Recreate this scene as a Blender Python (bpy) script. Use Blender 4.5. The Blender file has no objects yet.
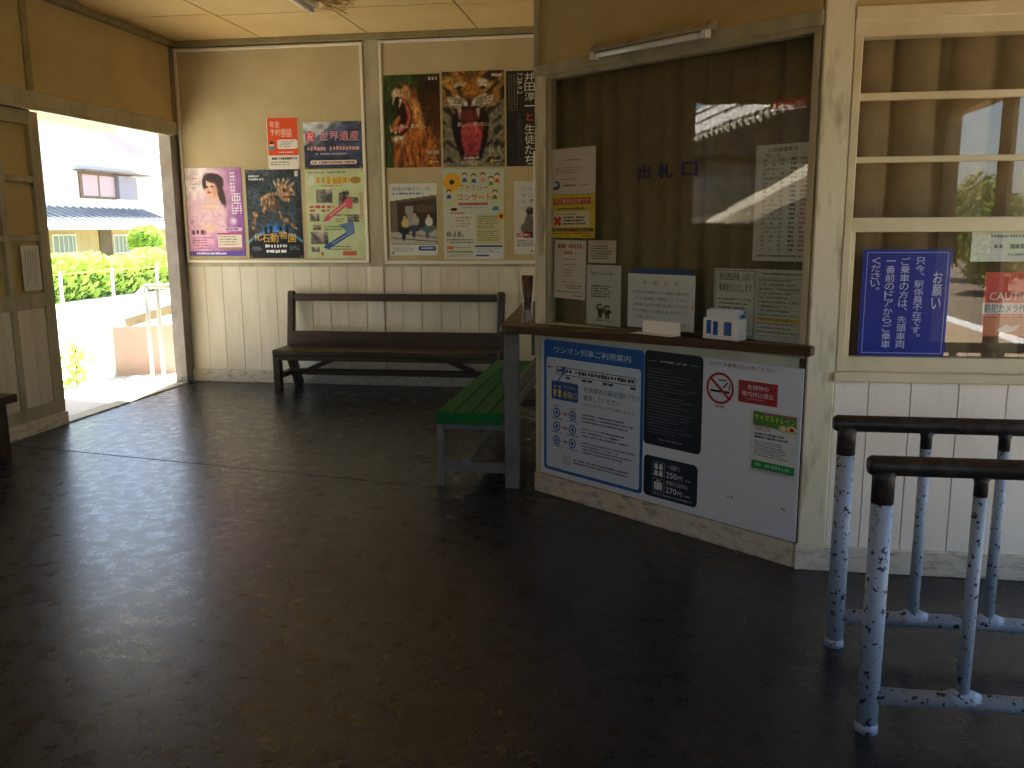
import bpy, bmesh, math, random
import numpy as np
from mathutils import Vector, Matrix
random.seed(7)
RNG = np.random.RandomState(11)
scene = bpy.context.scene
COL = scene.collection

# ------------------------------------------------------------------ camera
F_PX, YAW, PITCH, ROLL, EYE = 876.26, math.radians(-8.971), math.radians(-10.1), math.radians(-0.37), 1.5
fwd = Vector((math.sin(YAW)*math.cos(PITCH), math.cos(YAW)*math.cos(PITCH), math.sin(PITCH)))
r0 = Vector((math.cos(YAW), -math.sin(YAW), 0)); u0 = r0.cross(fwd)
RT = r0*math.cos(ROLL) + u0*math.sin(ROLL); UP = -r0*math.sin(ROLL) + u0*math.cos(ROLL)
cam = bpy.data.cameras.new('camera'); cam.sensor_width = 36; cam.lens = F_PX/1024*36
cam_o = bpy.data.objects.new('camera', cam); COL.objects.link(cam_o)
cam_o.matrix_world = Matrix(((RT.x, UP.x, -fwd.x, 0), (RT.y, UP.y, -fwd.y, 0), (RT.z, UP.z, -fwd.z, EYE), (0, 0, 0, 1)))
cam.clip_start = 0.02; cam.clip_end = 500
scene.camera = cam_o

# ------------------------------------------------------------------ sky, sun, exposure
SUN_EL, SUN_AZ = math.radians(58), math.radians(-8)      # azimuth from +Y towards +X
to_sun = Vector((math.sin(SUN_AZ)*math.cos(SUN_EL), math.cos(SUN_AZ)*math.cos(SUN_EL), math.sin(SUN_EL)))
world = bpy.data.worlds.new('sky'); scene.world = world; world.use_nodes = True
wn = world.node_tree; wn.nodes.clear()
sky = wn.nodes.new('ShaderNodeTexSky'); sky.sky_type = 'NISHITA'; sky.sun_disc = False
sky.sun_elevation = SUN_EL; sky.sun_rotation = SUN_AZ; sky.air_density = 1.0; sky.dust_density = 1.5
bg = wn.nodes.new('ShaderNodeBackground'); bg.inputs['Strength'].default_value = 0.15
wo = wn.nodes.new('ShaderNodeOutputWorld')
wn.links.new(sky.outputs[0], bg.inputs[0]); wn.links.new(bg.outputs[0], wo.inputs[0])
sun = bpy.data.lights.new('sun', 'SUN'); sun.energy = 9.0; sun.angle = math.radians(0.6); sun.color = (1, 0.95, 0.86)
sun_o = bpy.data.objects.new('sun', sun); COL.objects.link(sun_o); sun_o.location = (-8, 14, 12)
sun_o.rotation_euler = to_sun.to_track_quat('Z', 'Y').to_euler()
scene.view_settings.view_transform = 'Standard'; scene.view_settings.look = 'None'
scene.view_settings.gamma = 1.0; scene.view_settings.use_curve_mapping = False
scene.view_settings.exposure = 1.8
scene.cycles.use_denoising = True
scene.cycles.max_bounces = 12; scene.cycles.diffuse_bounces = 8; scene.cycles.transparent_max_bounces = 16
scene.cycles.sample_clamp_indirect = 8.0

# ------------------------------------------------------------------ pixel -> place
CAM = Vector((0, 0, EYE))
def ray(x, y): return RT*((x-512)/F_PX) - UP*((y-384)/F_PX) + fwd
def on_z(x, y, z=0.0): d = ray(x, y); return CAM + d*((z-EYE)/d.z)
def on_y(x, y, Y): d = ray(x, y); return CAM + d*(Y/d.y)
def on_x(x, y, X): d = ray(x, y); return CAM + d*(X/d.x)

XL, YB, YR, XG, YREAR, ZC = -4.53, 8.13, 3.85, 2.40, -2.60, 3.25    # room planes
T1, T2 = Vector((-0.629, 4.865, 0)), Vector((0.655, 3.855, 0))      # foot of the ticket wall
TD = (T2-T1).normalized(); TN = Vector((TD.y, -TD.x, 0)); TLEN = (T2-T1).length
def tw(s, o, z): return T1 + TD*s + TN*o + Vector((0, 0, z))
def on_t(x, y, o=0.0):
    d = ray(x, y); p0 = T1 + TN*o; p = CAM + d*((p0-CAM).dot(TN)/d.dot(TN)); return (p-T1).dot(TD), p.z
FT = Matrix(((TD.x, TN.x, 0, T1.x), (TD.y, TN.y, 0, T1.y), (0, 0, 1, 0), (0, 0, 0, 1)))

# ------------------------------------------------------------------ materials
def lin(c):
    if isinstance(c, str): c = [int(c[i:i+2], 16)/255 for i in (0, 2, 4)]
    return tuple(((v/12.92) if v <= 0.04045 else ((v+0.055)/1.055)**2.4) for v in c)
MATS = {}
def mat(name, col, rough=0.6, col2=None, scale=6.0, detail=6, thresh=None, bump=0.0, bscale=40, stretch=(1, 1, 1), spec=0.5, metal=0.0, rough2=None, trans=0.0):
    if name in MATS: return MATS[name]
    m = bpy.data.materials.new(name); m.use_nodes = True; nt = m.node_tree; L = nt.links
    b = nt.nodes['Principled BSDF']; b.inputs['Roughness'].default_value = rough; b.inputs['Metallic'].default_value = metal
    b.inputs['Specular IOR Level'].default_value = spec
    b.inputs['Base Color'].default_value = (*lin(col), 1)
    tc = nt.nodes.new('ShaderNodeTexCoord'); mp = nt.nodes.new('ShaderNodeMapping'); mp.inputs['Scale'].default_value = stretch
    geo = nt.nodes.new('ShaderNodeNewGeometry'); L.new(geo.outputs['Position'], mp.inputs['Vector'])
    if col2 is not None:
        n = nt.nodes.new('ShaderNodeTexNoise'); n.inputs['Scale'].default_value = scale; n.inputs['Detail'].default_value = detail
        n.inputs['Roughness'].default_value = 0.62
        L.new(mp.outputs[0], n.inputs['Vector'])
        cr = nt.nodes.new('ShaderNodeValToRGB')
        a, z = thresh if thresh else (0.3, 0.7)
        cr.color_ramp.elements[0].position = a; cr.color_ramp.elements[0].color = (*lin(col), 1)
        cr.color_ramp.elements[1].position = z; cr.color_ramp.elements[1].color = (*lin(col2), 1)
        L.new(n.outputs['Fac'], cr.inputs[0]); L.new(cr.outputs[0], b.inputs['Base Color'])
        if rough2 is not None:
            mr = nt.nodes.new('ShaderNodeMapRange'); mr.inputs[1].default_value = 0.3; mr.inputs[2].default_value = 0.7
            mr.inputs[3].default_value = rough; mr.inputs[4].default_value = rough2
            L.new(n.outputs['Fac'], mr.inputs[0]); L.new(mr.outputs[0], b.inputs['Roughness'])
    if bump:
        n2 = nt.nodes.new('ShaderNodeTexNoise'); n2.inputs['Scale'].default_value = bscale; n2.inputs['Detail'].default_value = 5
        L.new(mp.outputs[0], n2.inputs['Vector'])
        bp = nt.nodes.new('ShaderNodeBump'); bp.inputs['Strength'].default_value = bump; bp.inputs['Distance'].default_value = 0.01
        L.new(n2.outputs['Fac'], bp.inputs['Height']); L.new(bp.outputs[0], b.inputs['Normal'])
    if trans:
        out = nt.nodes['Material Output']; tr = nt.nodes.new('ShaderNodeBsdfTranslucent'); tr.inputs[0].default_value = (*lin(col2 or col), 1)
        mx = nt.nodes.new('ShaderNodeMixShader'); mx.inputs[0].default_value = trans
        L.new(b.outputs[0], mx.inputs[1]); L.new(tr.outputs[0], mx.inputs[2]); L.new(mx.outputs[0], out.inputs[0])
    MATS[name] = m; return m

def glass_mat(name, ior=1.5, wav=0.0, tint=(1, 1, 1)):
    if name in MATS: return MATS[name]
    m = bpy.data.materials.new(name); m.use_nodes = True; nt = m.node_tree; L = nt.links; nt.nodes.clear()
    out = nt.nodes.new('ShaderNodeOutputMaterial'); geo_ = nt.nodes.new('ShaderNodeNewGeometry'); dt = nt.nodes.new('ShaderNodeVectorMath'); dt.operation = 'DOT_PRODUCT'
    L.new(geo_.outputs['Incoming'], dt.inputs[0]); L.new(geo_.outputs['Normal'], dt.inputs[1]); f0 = ((ior-1)/(ior+1))**2
    prev = dt.outputs['Value']
    for op, val in (('ABSOLUTE', None), ('SUBTRACT', 1.0), ('POWER', 5.0), ('MULTIPLY', 1-f0), ('ADD', f0)):     # Schlick reflectance of a thin pane
        nd = nt.nodes.new('ShaderNodeMath'); nd.operation = op; nd.use_clamp = True
        if op == 'SUBTRACT': nd.inputs[0].default_value = val; L.new(prev, nd.inputs[1])
        else:
            L.new(prev, nd.inputs[0])
            if val is not None: nd.inputs[1].default_value = val
        prev = nd.outputs[0]
    tr = nt.nodes.new('ShaderNodeBsdfTransparent'); tr.inputs[0].default_value = (*tint, 1)
    gl = nt.nodes.new('ShaderNodeBsdfGlossy'); gl.inputs['Roughness'].default_value = 0.0
    mx = nt.nodes.new('ShaderNodeMixShader')
    L.new(prev, mx.inputs[0]); L.new(tr.outputs[0], mx.inputs[1]); L.new(gl.outputs[0], mx.inputs[2]); L.new(mx.outputs[0], out.inputs[0])
    if wav:
        geo = nt.nodes.new('ShaderNodeNewGeometry'); n2 = nt.nodes.new('ShaderNodeTexNoise'); n2.inputs['Scale'].default_value = 5
        L.new(geo.outputs['Position'], n2.inputs['Vector'])
        bp = nt.nodes.new('ShaderNodeBump'); bp.inputs['Strength'].default_value = wav; bp.inputs['Distance'].default_value = 0.01
        L.new(n2.outputs['Fac'], bp.inputs['Height']); L.new(bp.outputs[0], gl.inputs['Normal'])
    MATS[name] = m; return m

def ink_mat(name='printed_ink', rough=0.42):
    if name in MATS: return MATS[name]
    m = bpy.data.materials.new(name); m.use_nodes = True; nt = m.node_tree
    a = nt.nodes.new('ShaderNodeAttribute'); a.attribute_name = 'ink'
    b = nt.nodes['Principled BSDF']; b.inputs['Roughness'].default_value = rough; b.inputs['Specular IOR Level'].default_value = 0.35
    nt.links.new(a.outputs['Color'], b.inputs['Base Color']); MATS[name] = m; return m

M_CEIL = mat('ceiling_board', 'DDC084', 0.75, 'CEAC6A', 1.2, bump=0.05, bscale=12)
M_UPPER = mat('yellowed_plaster_panel', 'C8B27E', 0.8, 'B29C68', 1.6, bump=0.05, bscale=15)
M_FRAME = mat('aged_painted_timber', 'B4AA8A', 0.6, '88806A', 7, thresh=(0.45, 0.8), bump=0.15, bscale=60, stretch=(1, 1, 0.3))
M_BATTEN = mat('dusty_batten', 'A0946A', 0.7, '807450', 5)
M_BOARDW = mat('old_white_boards', 'E2DAC4', 0.6, 'C4B79A', 5, thresh=(0.42, 0.85), bump=0.1, bscale=50, stretch=(1, 1, 0.18))
M_BOARDR = mat('white_wall_boards', 'F2E8D6', 0.55, 'D6CAB4', 6, thresh=(0.5, 0.9), bump=0.08, bscale=50, stretch=(1, 1, 0.2))
M_SKIRT = mat('worn_skirting', 'CFC6B2', 0.7, '5E5444', 22, thresh=(0.50, 0.80), bump=0.3, bscale=60, stretch=(0.6, 0.6, 1.6))
M_POSTW = mat('worn_cream_post', 'DCD2B2', 0.6, '84704E', 13, thresh=(0.52, 0.78), bump=0.15, bscale=50, stretch=(1, 1, 0.25))
M_CREAM = mat('cream_window_paint', 'E0D2AE', 0.5, 'CBBB92', 5, bump=0.06, bscale=40)
M_PINB = mat('cream_pin_board', 'C6B68C', 0.8, 'B6A478', 2)
M_WHITEF = mat('white_board_frame', 'E6DFCC', 0.45)
def floor_mat():
    m = bpy.data.materials.new('dark_worn_concrete'); m.use_nodes = True; nt = m.node_tree; L = nt.links; b = nt.nodes['Principled BSDF']
    geo = nt.nodes.new('ShaderNodeNewGeometry')
    def noise(scale, detail, rough=0.55):
        n = nt.nodes.new('ShaderNodeTexNoise'); n.inputs['Scale'].default_value = scale; n.inputs['Detail'].default_value = detail; n.inputs['Roughness'].default_value = rough
        L.new(geo.outputs['Position'], n.inputs['Vector']); return n.outputs['Fac']
    def ramp(src, stops):
        r = nt.nodes.new('ShaderNodeValToRGB')
        while len(r.color_ramp.elements) < len(stops): r.color_ramp.elements.new(0.5)
        for e_, (p_, c_) in zip(r.color_ramp.elements, stops): e_.position = p_; e_.color = (*c_, 1)
        L.new(src, r.inputs[0]); return r.outputs[0]
    broad, mid, fine = noise(1.3, 3), noise(11, 7, 0.6), noise(80, 3, 0.7)
    c1 = ramp(broad, [(0.35, (0.0105, 0.0108, 0.0120)), (0.7, (0.021, 0.0215, 0.0235))])
    c2 = ramp(mid, [(0.35, (0.8, 0.8, 0.8)), (0.66, (1.25, 1.24, 1.22)), (0.82, (2.0, 1.85, 1.6))])
    mu = nt.nodes.new('ShaderNodeMix'); mu.data_type = 'RGBA'; mu.blend_type = 'MULTIPLY'; mu.inputs[0].default_value = 1
    L.new(c1, mu.inputs[6]); L.new(c2, mu.inputs[7]); L.new(mu.outputs[2], b.inputs['Base Color'])
    ad = nt.nodes.new('ShaderNodeMath'); ad.operation = 'MULTIPLY_ADD'; L.new(mid, ad.inputs[0]); ad.inputs[1].default_value = 0.34; ad.inputs[2].default_value = 0.125
    ad2 = nt.nodes.new('ShaderNodeMath'); ad2.operation = 'MULTIPLY_ADD'; L.new(fine, ad2.inputs[0]); ad2.inputs[1].default_value = 0.16; L.new(ad.outputs[0], ad2.inputs[2])
    sb = nt.nodes.new('ShaderNodeMath'); sb.operation = 'SUBTRACT'; L.new(ad2.outputs[0], sb.inputs[0]); sb.inputs[1].default_value = 0.08
    L.new(sb.outputs[0], b.inputs['Roughness']); b.inputs['Specular IOR Level'].default_value = 0.5
    h1 = nt.nodes.new('ShaderNodeMath'); h1.operation = 'MULTIPLY_ADD'; L.new(fine, h1.inputs[0]); h1.inputs[1].default_value = 0.25; L.new(mid, h1.inputs[2])
    bp = nt.nodes.new('ShaderNodeBump'); bp.inputs['Strength'].default_value = 0.15; bp.inputs['Distance'].default_value = 0.006
    L.new(h1.outputs[0], bp.inputs['Height']); L.new(bp.outputs[0], b.inputs['Normal'])
    MATS['dark_worn_concrete'] = m; return m
M_FLOOR = floor_mat()
M_DARKW = mat('dark_bench_timber', '2E241B', 0.42, '4A3A28', 8, bump=0.12, bscale=30, stretch=(0.3, 3, 3))
M_GREEN = mat('green_bench_paint', '14642C', 0.65, '0F5224', 6, bump=0.05, spec=0.25)
M_GREYP = mat('grey_bench_paint', '74726E', 0.55, '5C5854', 8, bump=0.1)
M_SHELF = mat('worn_brown_shelf', '5A3E22', 0.4, '2E2016', 9, bump=0.15, stretch=(0.6, 0.6, 3))
M_CURT = mat('olive_brown_curtain', '7A7050', 0.9, '696044', 14, bump=0.05, bscale=300, trans=0.0)
M_CURT2 = mat('warm_brown_curtain', '98805A', 0.9, '88724E', 14, bump=0.05, bscale=300)
M_METAL = mat('grey_lamp_metal', 'A59C86', 0.5, '6E6248', 9, thresh=(0.5, 0.8))
M_TUBE = mat('unlit_white_tube', 'E8E4DA', 0.25)
M_RAIL = mat('chipped_blue_grey_paint', '93A0B2', 0.4, '1E1612', 52, detail=2, thresh=(0.610, 0.628), bump=0.12, bscale=50)
M_RAILD = mat('worn_dark_rail', '2A2320', 0.42, '4E463E', 20, thresh=(0.5, 0.75), bump=0.15, bscale=60, metal=0.2)
M_PAPER = mat('white_paper', 'EDEBE4', 0.7)
M_GLASS = glass_mat('window_glass', 1.62, 0.0)
M_GLASST = glass_mat('old_ticket_glass', 1.6, 0.03)
M_CONC = mat('sunlit_concrete', 'DAD6CC', 0.8, 'CCC8BC', 3)
M_GRAVEL = mat('platform_surface', 'B39B7C', 0.9, 'A08A6C', 5)
M_GROUND = mat('far_ground', '8A8A60', 0.9, '6E7448', 0.6)
M_LEAF = mat('hedge_leaf', 'A2C456', 0.6, 'C4DE74', 3, trans=0.5)
M_LEAFD = mat('tree_leaf', '52682E', 0.6, '74863E', 1.5, trans=0.3)
M_BARK = mat('bark', '5A4A38', 0.9)
M_HWALL = mat('white_house_wall', 'E8E6E0', 0.8)
M_TILE = mat('grey_roof_tile', '8E9196', 0.42, 'A6A9AE', 5)
M_TIMBER = mat('weathered_timber', 'CDB88C', 0.8, 'B8A274', 4, stretch=(2, 2, 0.3))
M_DARKP = mat('dark_window_pane', 'B29AA0', 0.25)
M_EXT = mat('exterior_plank', '7A6A54', 0.8, '66584A', 3)
M_STEEL = mat('galvanised_steel', 'B4BAB4', 0.45, metal=0.3)
M_RIB = mat('brown_ribbed_sheet', 'C8AEA6', 0.6)
M_YROPE = mat('yellow_rope', 'E0B020', 0.6)
M_REAR = mat('dark_varnished_wall', '78705E', 0.6, '645C4C', 3)
M_SOFFIT = mat('yellow_soffit', 'DCC67C', 0.7)

# ------------------------------------------------------------------ mesh helpers
class MB:
    def __init__(s): s.v = []; s.f = []
    def add(s, vs, fs):
        n = len(s.v); s.v += [Vector(v) for v in vs]; s.f += [tuple(i+n for i in f) for f in fs]; return s
    def box(s, x0, x1, y0, y1, z0, z1, M=None):
        vs = [Vector((x, y, z)) for x in (x0, x1) for y in (y0, y1) for z in (z0, z1)]
        if M is not None: vs = [M @ v for v in vs]
        return s.add(vs, [(0, 1, 3, 2), (4, 6, 7, 5), (0, 4, 5, 1), (2, 3, 7, 6), (0, 2, 6, 4), (1, 5, 7, 3)])
    def prism(s, pts, dvec):
        n = len(pts); dvec = Vector(dvec); a = [Vector(p) for p in pts]
        return s.add(a + [p+dvec for p in a], [tuple(range(n))[::-1], tuple(range(n, 2*n))] + [(i, (i+1) % n, n+(i+1) % n, n+i) for i in range(n)])
    def bar(s, a, b, w, h, up=(0, 0, 1)):
        a, b = Vector(a), Vector(b); d = (b-a).normalized(); up = Vector(up)
        side = d.cross(up).normalized(); u = side.cross(d).normalized()
        q = [a+side*sx*w/2+u*sy*h/2 for sx, sy in ((-1, -1), (1, -1), (1, 1), (-1, 1))]
        return s.prism(q, b-a)
    def tube(s, pts, r, n=12, caps=True):
        pts = [Vector(p) for p in pts]; rr = r if isinstance(r, (list, tuple)) else [r]*len(pts); vs = []; fs = []
        for i, p in enumerate(pts):
            d = (pts[min(i+1, len(pts)-1)]-pts[max(i-1, 0)]).normalized()
            a = d.orthogonal().normalized() if i == 0 else (pa - d*pa.dot(d)).normalized()
            pa = a; b = d.cross(a)
            vs += [p + (a*math.cos(t)+b*math.sin(t))*rr[i] for t in [2*math.pi*k/n for k in range(n)]]
        for i in range(len(pts)-1):
            for k in range(n): fs.append((i*n+k, i*n+(k+1) % n, (i+1)*n+(k+1) % n, (i+1)*n+k))
        if caps: fs.append(tuple(range(n))[::-1]); fs.append(tuple(range((len(pts)-1)*n, len(pts)*n)))
        return s.add(vs, fs)

def link_mesh(name, me, parent=None, props=None):
    o = bpy.data.objects.new(name, me); COL.objects.link(o)
    if parent is not None: o.parent = parent
    for k, v in (props or {}).items(): o[k] = v
    return o
def world_loc(o):
    p = Vector((0, 0, 0))
    while o is not None: p = p + o.location; o = o.parent
    return p
def obj(name, mb, material, parent=None, bevel=0.0, smooth=False, **props):
    bm = bmesh.new(); vs = [bm.verts.new(v) for v in mb.v]
    for f in mb.f:
        try: bm.faces.new([vs[i] for i in f])
        except ValueError: pass
    bmesh.ops.recalc_face_normals(bm, faces=bm.faces)
    if bevel: bmesh.ops.bevel(bm, geom=bm.edges[:], offset=bevel, segments=1, affect='EDGES', clamp_overlap=True)
    co = [v.co for v in bm.verts]
    lo = Vector([min(c[i] for c in co) for i in range(3)]); hi = Vector([max(c[i] for c in co) for i in range(3)])
    org = Vector(((lo.x+hi.x)/2, (lo.y+hi.y)/2, lo.z))
    bmesh.ops.translate(bm, verts=bm.verts, vec=-org)
    me = bpy.data.meshes.new(name); bm.to_mesh(me); bm.free()
    me.materials.append(material)
    if smooth:
        for p in me.polygons: p.use_smooth = True
    o = link_mesh(name, me, parent, props)
    o.location = org - (world_loc(parent) if parent is not None else Vector((0, 0, 0)))
    return o
def thing(name, label, cat, loc=(0, 0, 0), group=None):
    o = bpy.data.objects.new(name, None); COL.objects.link(o); o.location = loc; o.empty_display_size = 0.1
    o['label'] = label; o['category'] = cat
    if group: o['group'] = group
    return o
def tag(o, label, cat, group=None):
    o['label'] = label; o['category'] = cat
    if group: o['group'] = group
    return o
def struct(name, mb, material, label, cat='wall', **k):
    o = obj(name, mb, material, **k); o['kind'] = 'structure'; o['label'] = label; o['category'] = cat; return o
def bx(*a, M=None): return MB().box(*a, M=M)

# ------------------------------------------------------------------ floor (two slabs with an open joint)
JA, JB = on_z(10, 445), on_z(250, 469)
jd = (JB-JA).normalized()
def jx(x): return JA.y + jd.y/jd.x*(x-JA.x)
fx0, fx1, fy0, fy1 = XL-0.12, XG+0.12, YREAR-0.12, YB+0.12
fl = struct('floor', bx(fx0, fx1, fy0, fy1, -0.30, -0.02), M_FLOOR, 'dark worn concrete floor with an open joint across it', 'floor')
g = 0.008
mb = MB(); mb.prism([(fx0, jx(fx0)+g, -0.02), (fx1, jx(fx1)+g, -0.02), (fx1, fy1, -0.02), (fx0, fy1, -0.02)], (0, 0, 0.02)); obj('slab', mb, M_FLOOR, fl)
mb = MB(); mb.prism([(fx0, fy0, -0.02), (fx1, fy0, -0.02), (fx1, jx(fx1)-g, -0.02), (fx0, jx(fx0)-g, -0.02)], (0, 0, 0.02)); obj('slab', mb, M_FLOOR, fl)

# ------------------------------------------------------------------ ceiling
ce = struct('ceiling', bx(fx0, fx1, fy0, fy1, ZC+0.012, ZC+0.15), mat('dark_joint', '5E4E2C', 0.9), 'yellowed board ceiling with thin joints', 'ceiling')
cxs = [fx0+0.0, -3.605, -2.585, -1.565, -0.545, 0.475, 1.495, fx1]; cys = [fy0, -0.87, 1.13, 3.13, 5.16, 7.17, fy1]
for i in range(len(cxs)-1):
    off = 0.06 if i % 2 else 0.0
    for j in range(len(cys)-1):
        a = cys[j] + (off if 0 < j else 0); b = cys[j+1] + (off if j+1 < len(cys)-1 else 0)
        obj('ceiling_panel', bx(cxs[i]+0.008, cxs[i+1]-0.008, a+0.007, b-0.007, ZC-0.0, ZC+0.012), M_CEIL, ce)

# ------------------------------------------------------------------ back wall
wb = struct('wall_back', bx(fx0, fx1, YB+0.012, YB+0.12, 0, ZC), M_UPPER, 'far wall of white boards below pin boards', 'wall')
xs = [XL+0.005]
while xs[-1] < XG: xs.append(xs[-1] + random.uniform(0.178, 0.195))
cut = -2.64
for i in range(len(xs)-1):
    if xs[i] > 0: break
    d = random.uniform(0, 0.004)
    obj('board', bx(xs[i]+0.002, xs[i+1]-0.002, YB-0.004-d, YB+0.012, 0.10, 1.15), M_BOARDW, wb)
obj('skirting_board', bx(XL, -0.64, YB-0.03, YB+0.012, 0.0, 0.125), M_SKIRT, wb, bevel=0.004)
obj('dado_rail', bx(XL+0.002, -0.64, YB-0.018, YB+0.012, 1.145, 1.18), M_FRAME, wb, bevel=0.003)
obj('post', bx(-2.642, -2.502, YB-0.022, YB+0.012, 1.15, 3.20), M_FRAME, wb, bevel=0.004)
obj('lower_post', bx(-2.655, -2.515, YB-0.016, YB+0.012, 0.10, 1.15), M_BOARDW, wb, bevel=0.004)
obj('cornice', bx(XL+0.06, -0.64, YB-0.05, YB+0.012, 3.195, ZC-0.0), M_BATTEN, wb, bevel=0.004)
obj('patch_panel', bx(-3.60, -3.50, YB-0.014, YB-0.004, 0.13, 0.62), M_BOARDW, wb)

def pin_board(label, x0, x1, z0, z1):
    t = thing('pin_board', label, 'board', ((x0+x1)/2, YB, z0))
    obj('backing', bx(x0+0.015, x1-0.015, YB-0.018, YB-0.008, z0+0.015, z1-0.015), M_PINB, t)
    for a in ((x0, x1, z0, z0+0.03), (x0, x1, z1-0.025, z1), (x0, x0+0.028, z0+0.03, z1-0.025), (x1-0.028, x1, z0+0.03, z1-0.025)):
        obj('frame_strip', bx(a[0], a[1], YB-0.032, YB-0.006, a[2], a[3]), M_WHITEF, t, bevel=0.003)
    return t
pin_board('large cream pin board with white frame beside the open doorway', -4.505, -2.645, 1.182, 3.18)
pin_board('large cream pin board with white frame holding the tiger poster', -2.495, -0.66, 1.172, 3.185)
YP = YB-0.020   # face of the pin boards

# ------------------------------------------------------------------ left wall with the street doorway
DY0, DY1, DZ = 6.155, 7.985, 2.395
wl = struct('wall_left', bx(XL-0.12, XL, DY1, YB, 0, 2.40), mat('shade_grey_post', '958D86', 0.7, '7A726A', 6), 'street-side wall around the open doorway', 'wall')  # greyer tone carries the shade on the door jamb
W0, W1, WZ0, WZ1 = 1.20, 2.94, 1.50, 2.75            # side window near the viewer
obj('wall_panel', bx(XL-0.12, XL-0.012, YREAR, W0, 0, ZC), M_UPPER, wl)
obj('wall_panel', bx(XL-0.12, XL-0.012, W0, W1, 0, WZ0), M_UPPER, wl)
obj('wall_panel', bx(XL-0.12, XL-0.012, W0, W1, WZ1, ZC), M_UPPER, wl)
obj('wall_panel', bx(XL-0.12, XL-0.012, W1, 5.10, 0, ZC), M_UPPER, wl)
obj('wall_panel', bx(XL-0.12, XL-0.012, 5.10, YB, 2.50, ZC), M_UPPER, wl)
obj('upper_panel', bx(XL-0.012, XL, 2.96, 6.045, 2.515, 3.20), M_UPPER, wl)
obj('upper_panel', bx(XL-0.012, XL, 6.115, 8.07, 2.515, 3.20), M_UPPER, wl)
obj('batten', bx(XL-0.012, XL+0.014, 6.045, 6.115, 2.515, 3.20), M_BATTEN, wl, bevel=0.003)
obj('corner_batten', bx(XL-0.012, XL+0.022, 8.06, YB-0.05, 2.515, 3.20), M_BATTEN, wl, bevel=0.003)
obj('cornice', bx(XL-0.012, XL+0.06, YREAR, YB, 3.195, ZC), M_BATTEN, wl, bevel=0.004)
obj('lintel', bx(XL-0.12, XL+0.02, 2.96, YB-0.03, 2.395, 2.515), M_FRAME, wl, bevel=0.006)
obj('door_track', bx(XL+0.0, XL+0.035, 2.96, DY1, 2.375, 2.405), M_FRAME, wl, bevel=0.003)
obj('sill', bx(XL-0.14, XL+0.01, DY0, DY1, -0.02, 0.012), M_FRAME, wl, bevel=0.004)
# the door leaf slid open (left of the doorway)
dl = struct('door_1', bx(XL-0.055, XL-0.045, 4.30, DY0-0.03, 0.10, 2.36), M_UPPER, 'wooden sliding door leaf pushed open beside the street doorway', 'door')
for a, b in ((6.045, 6.155), (5.675, 5.735), (5.30, 5.36), (4.30, 4.42)):
    obj('stile', bx(XL-0.07, XL-0.01, a, b, 0.10, 2.37), M_FRAME, dl, bevel=0.004)
for a, b in ((2.27, 2.37), (1.855, 1.90), (1.425, 1.47), (0.93, 1.04), (0.10, 0.2)):
    obj('rail', bx(XL-0.066, XL-0.014, 4.30, 6.13, a, b), M_FRAME, dl, bevel=0.003)
y = 4.42
while y < 6.03:
    y2 = min(y+0.165, 6.045); obj('board', bx(XL-0.05, XL-0.028, y+0.002, y2-0.002, 0.2, 0.935), M_BOARDW, dl); y = y2
obj('skirting_board', bx(XL-0.06, XL+0.012, 2.96, DY0-0.005, 0, 0.10), M_SKIRT, wl, bevel=0.004)
obj('wall_panel', bx(XL-0.12, XL-0.075, 5.10, DY0-0.0, 0.0, 2.4), M_EXT, wl)
# side window of the left wall (mirrored in the ticket glass)
w2 = struct('window_1', bx(XL-0.10, XL, W0, W1, WZ0-0.03, WZ0+0.03), M_FRAME, 'timber framed side window towards the neighbouring roof', 'window')
for a in ((W0, W0+0.06, WZ0, WZ1), (W1-0.05, W1, WZ0, WZ1), (1.60, 1.66, WZ0, WZ1)):
    obj('frame_post', bx(XL-0.09, XL-0.02, a[0], a[1], a[2], a[3]), M_FRAME, w2)
for z0_, z1_ in ((WZ1-0.05, WZ1), (2.12, 2.20)):
    obj('frame_rail', bx(XL-0.085, XL-0.025, W0, W1, z0_, z1_), M_FRAME, w2)
for a, b in ((W0+0.06, 1.60), (1.66, W1-0.05)):
    for c, d in ((WZ0+0.03, 2.12), (2.20, WZ1-0.05)):
        obj('pane', bx(XL-0.057, XL-0.053, a, b, c, d), M_GLASS, w2)

# ------------------------------------------------------------------ right wall (office window wall)
SEAM = 0.785
XE = XG
wr = struct('wall_right', bx(T2.x+0.02, XE, YR+0.012, YR+0.10, 0, 0.86), M_BOARDR, 'white board wall under the office window', 'wall')
obj('wall_panel', bx(T2.x+0.02, XE, YR+0.012, YR+0.10, 2.36, ZC), M_UPPER, wr)
obj('corner_post', bx(T2.x+0.012, SEAM, YR-0.008, YR+0.11, 0.11, ZC), M_POSTW, wr, bevel=0.006)
obj('skirting_board', bx(T2.x+0.002, XE, YR-0.02, YR+0.02, 0, 0.112), M_SKIRT, wr, bevel=0.004)
jt = [SEAM] + [on_y(p, 405, YR).x for p in (867.4, 909.6, 957.4, 1006)]
while jt[-1] < XE-0.1: jt.append(jt[-1]+0.187)
for i in range(len(jt)-1):
    obj('board', bx(jt[i]+0.002, min(jt[i+1], XE)-0.002, YR-0.003, YR+0.012, 0.112, 0.85), M_BOARDR, wr, bevel=0.0015)
obj('sill', bx(SEAM-0.01, XE, YR-0.03, YR+0.09, 0.85, 0.89), M_CREAM, wr, bevel=0.005)
obj('head_beam', bx(SEAM-0.002, XE, YR-0.016, YR+0.09, 2.30, 2.355), M_CREAM, wr, bevel=0.004)
obj('upper_panel', bx(SEAM, XE, YR+0.0, YR+0.012, 2.355, ZC), M_UPPER, wr)
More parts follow.
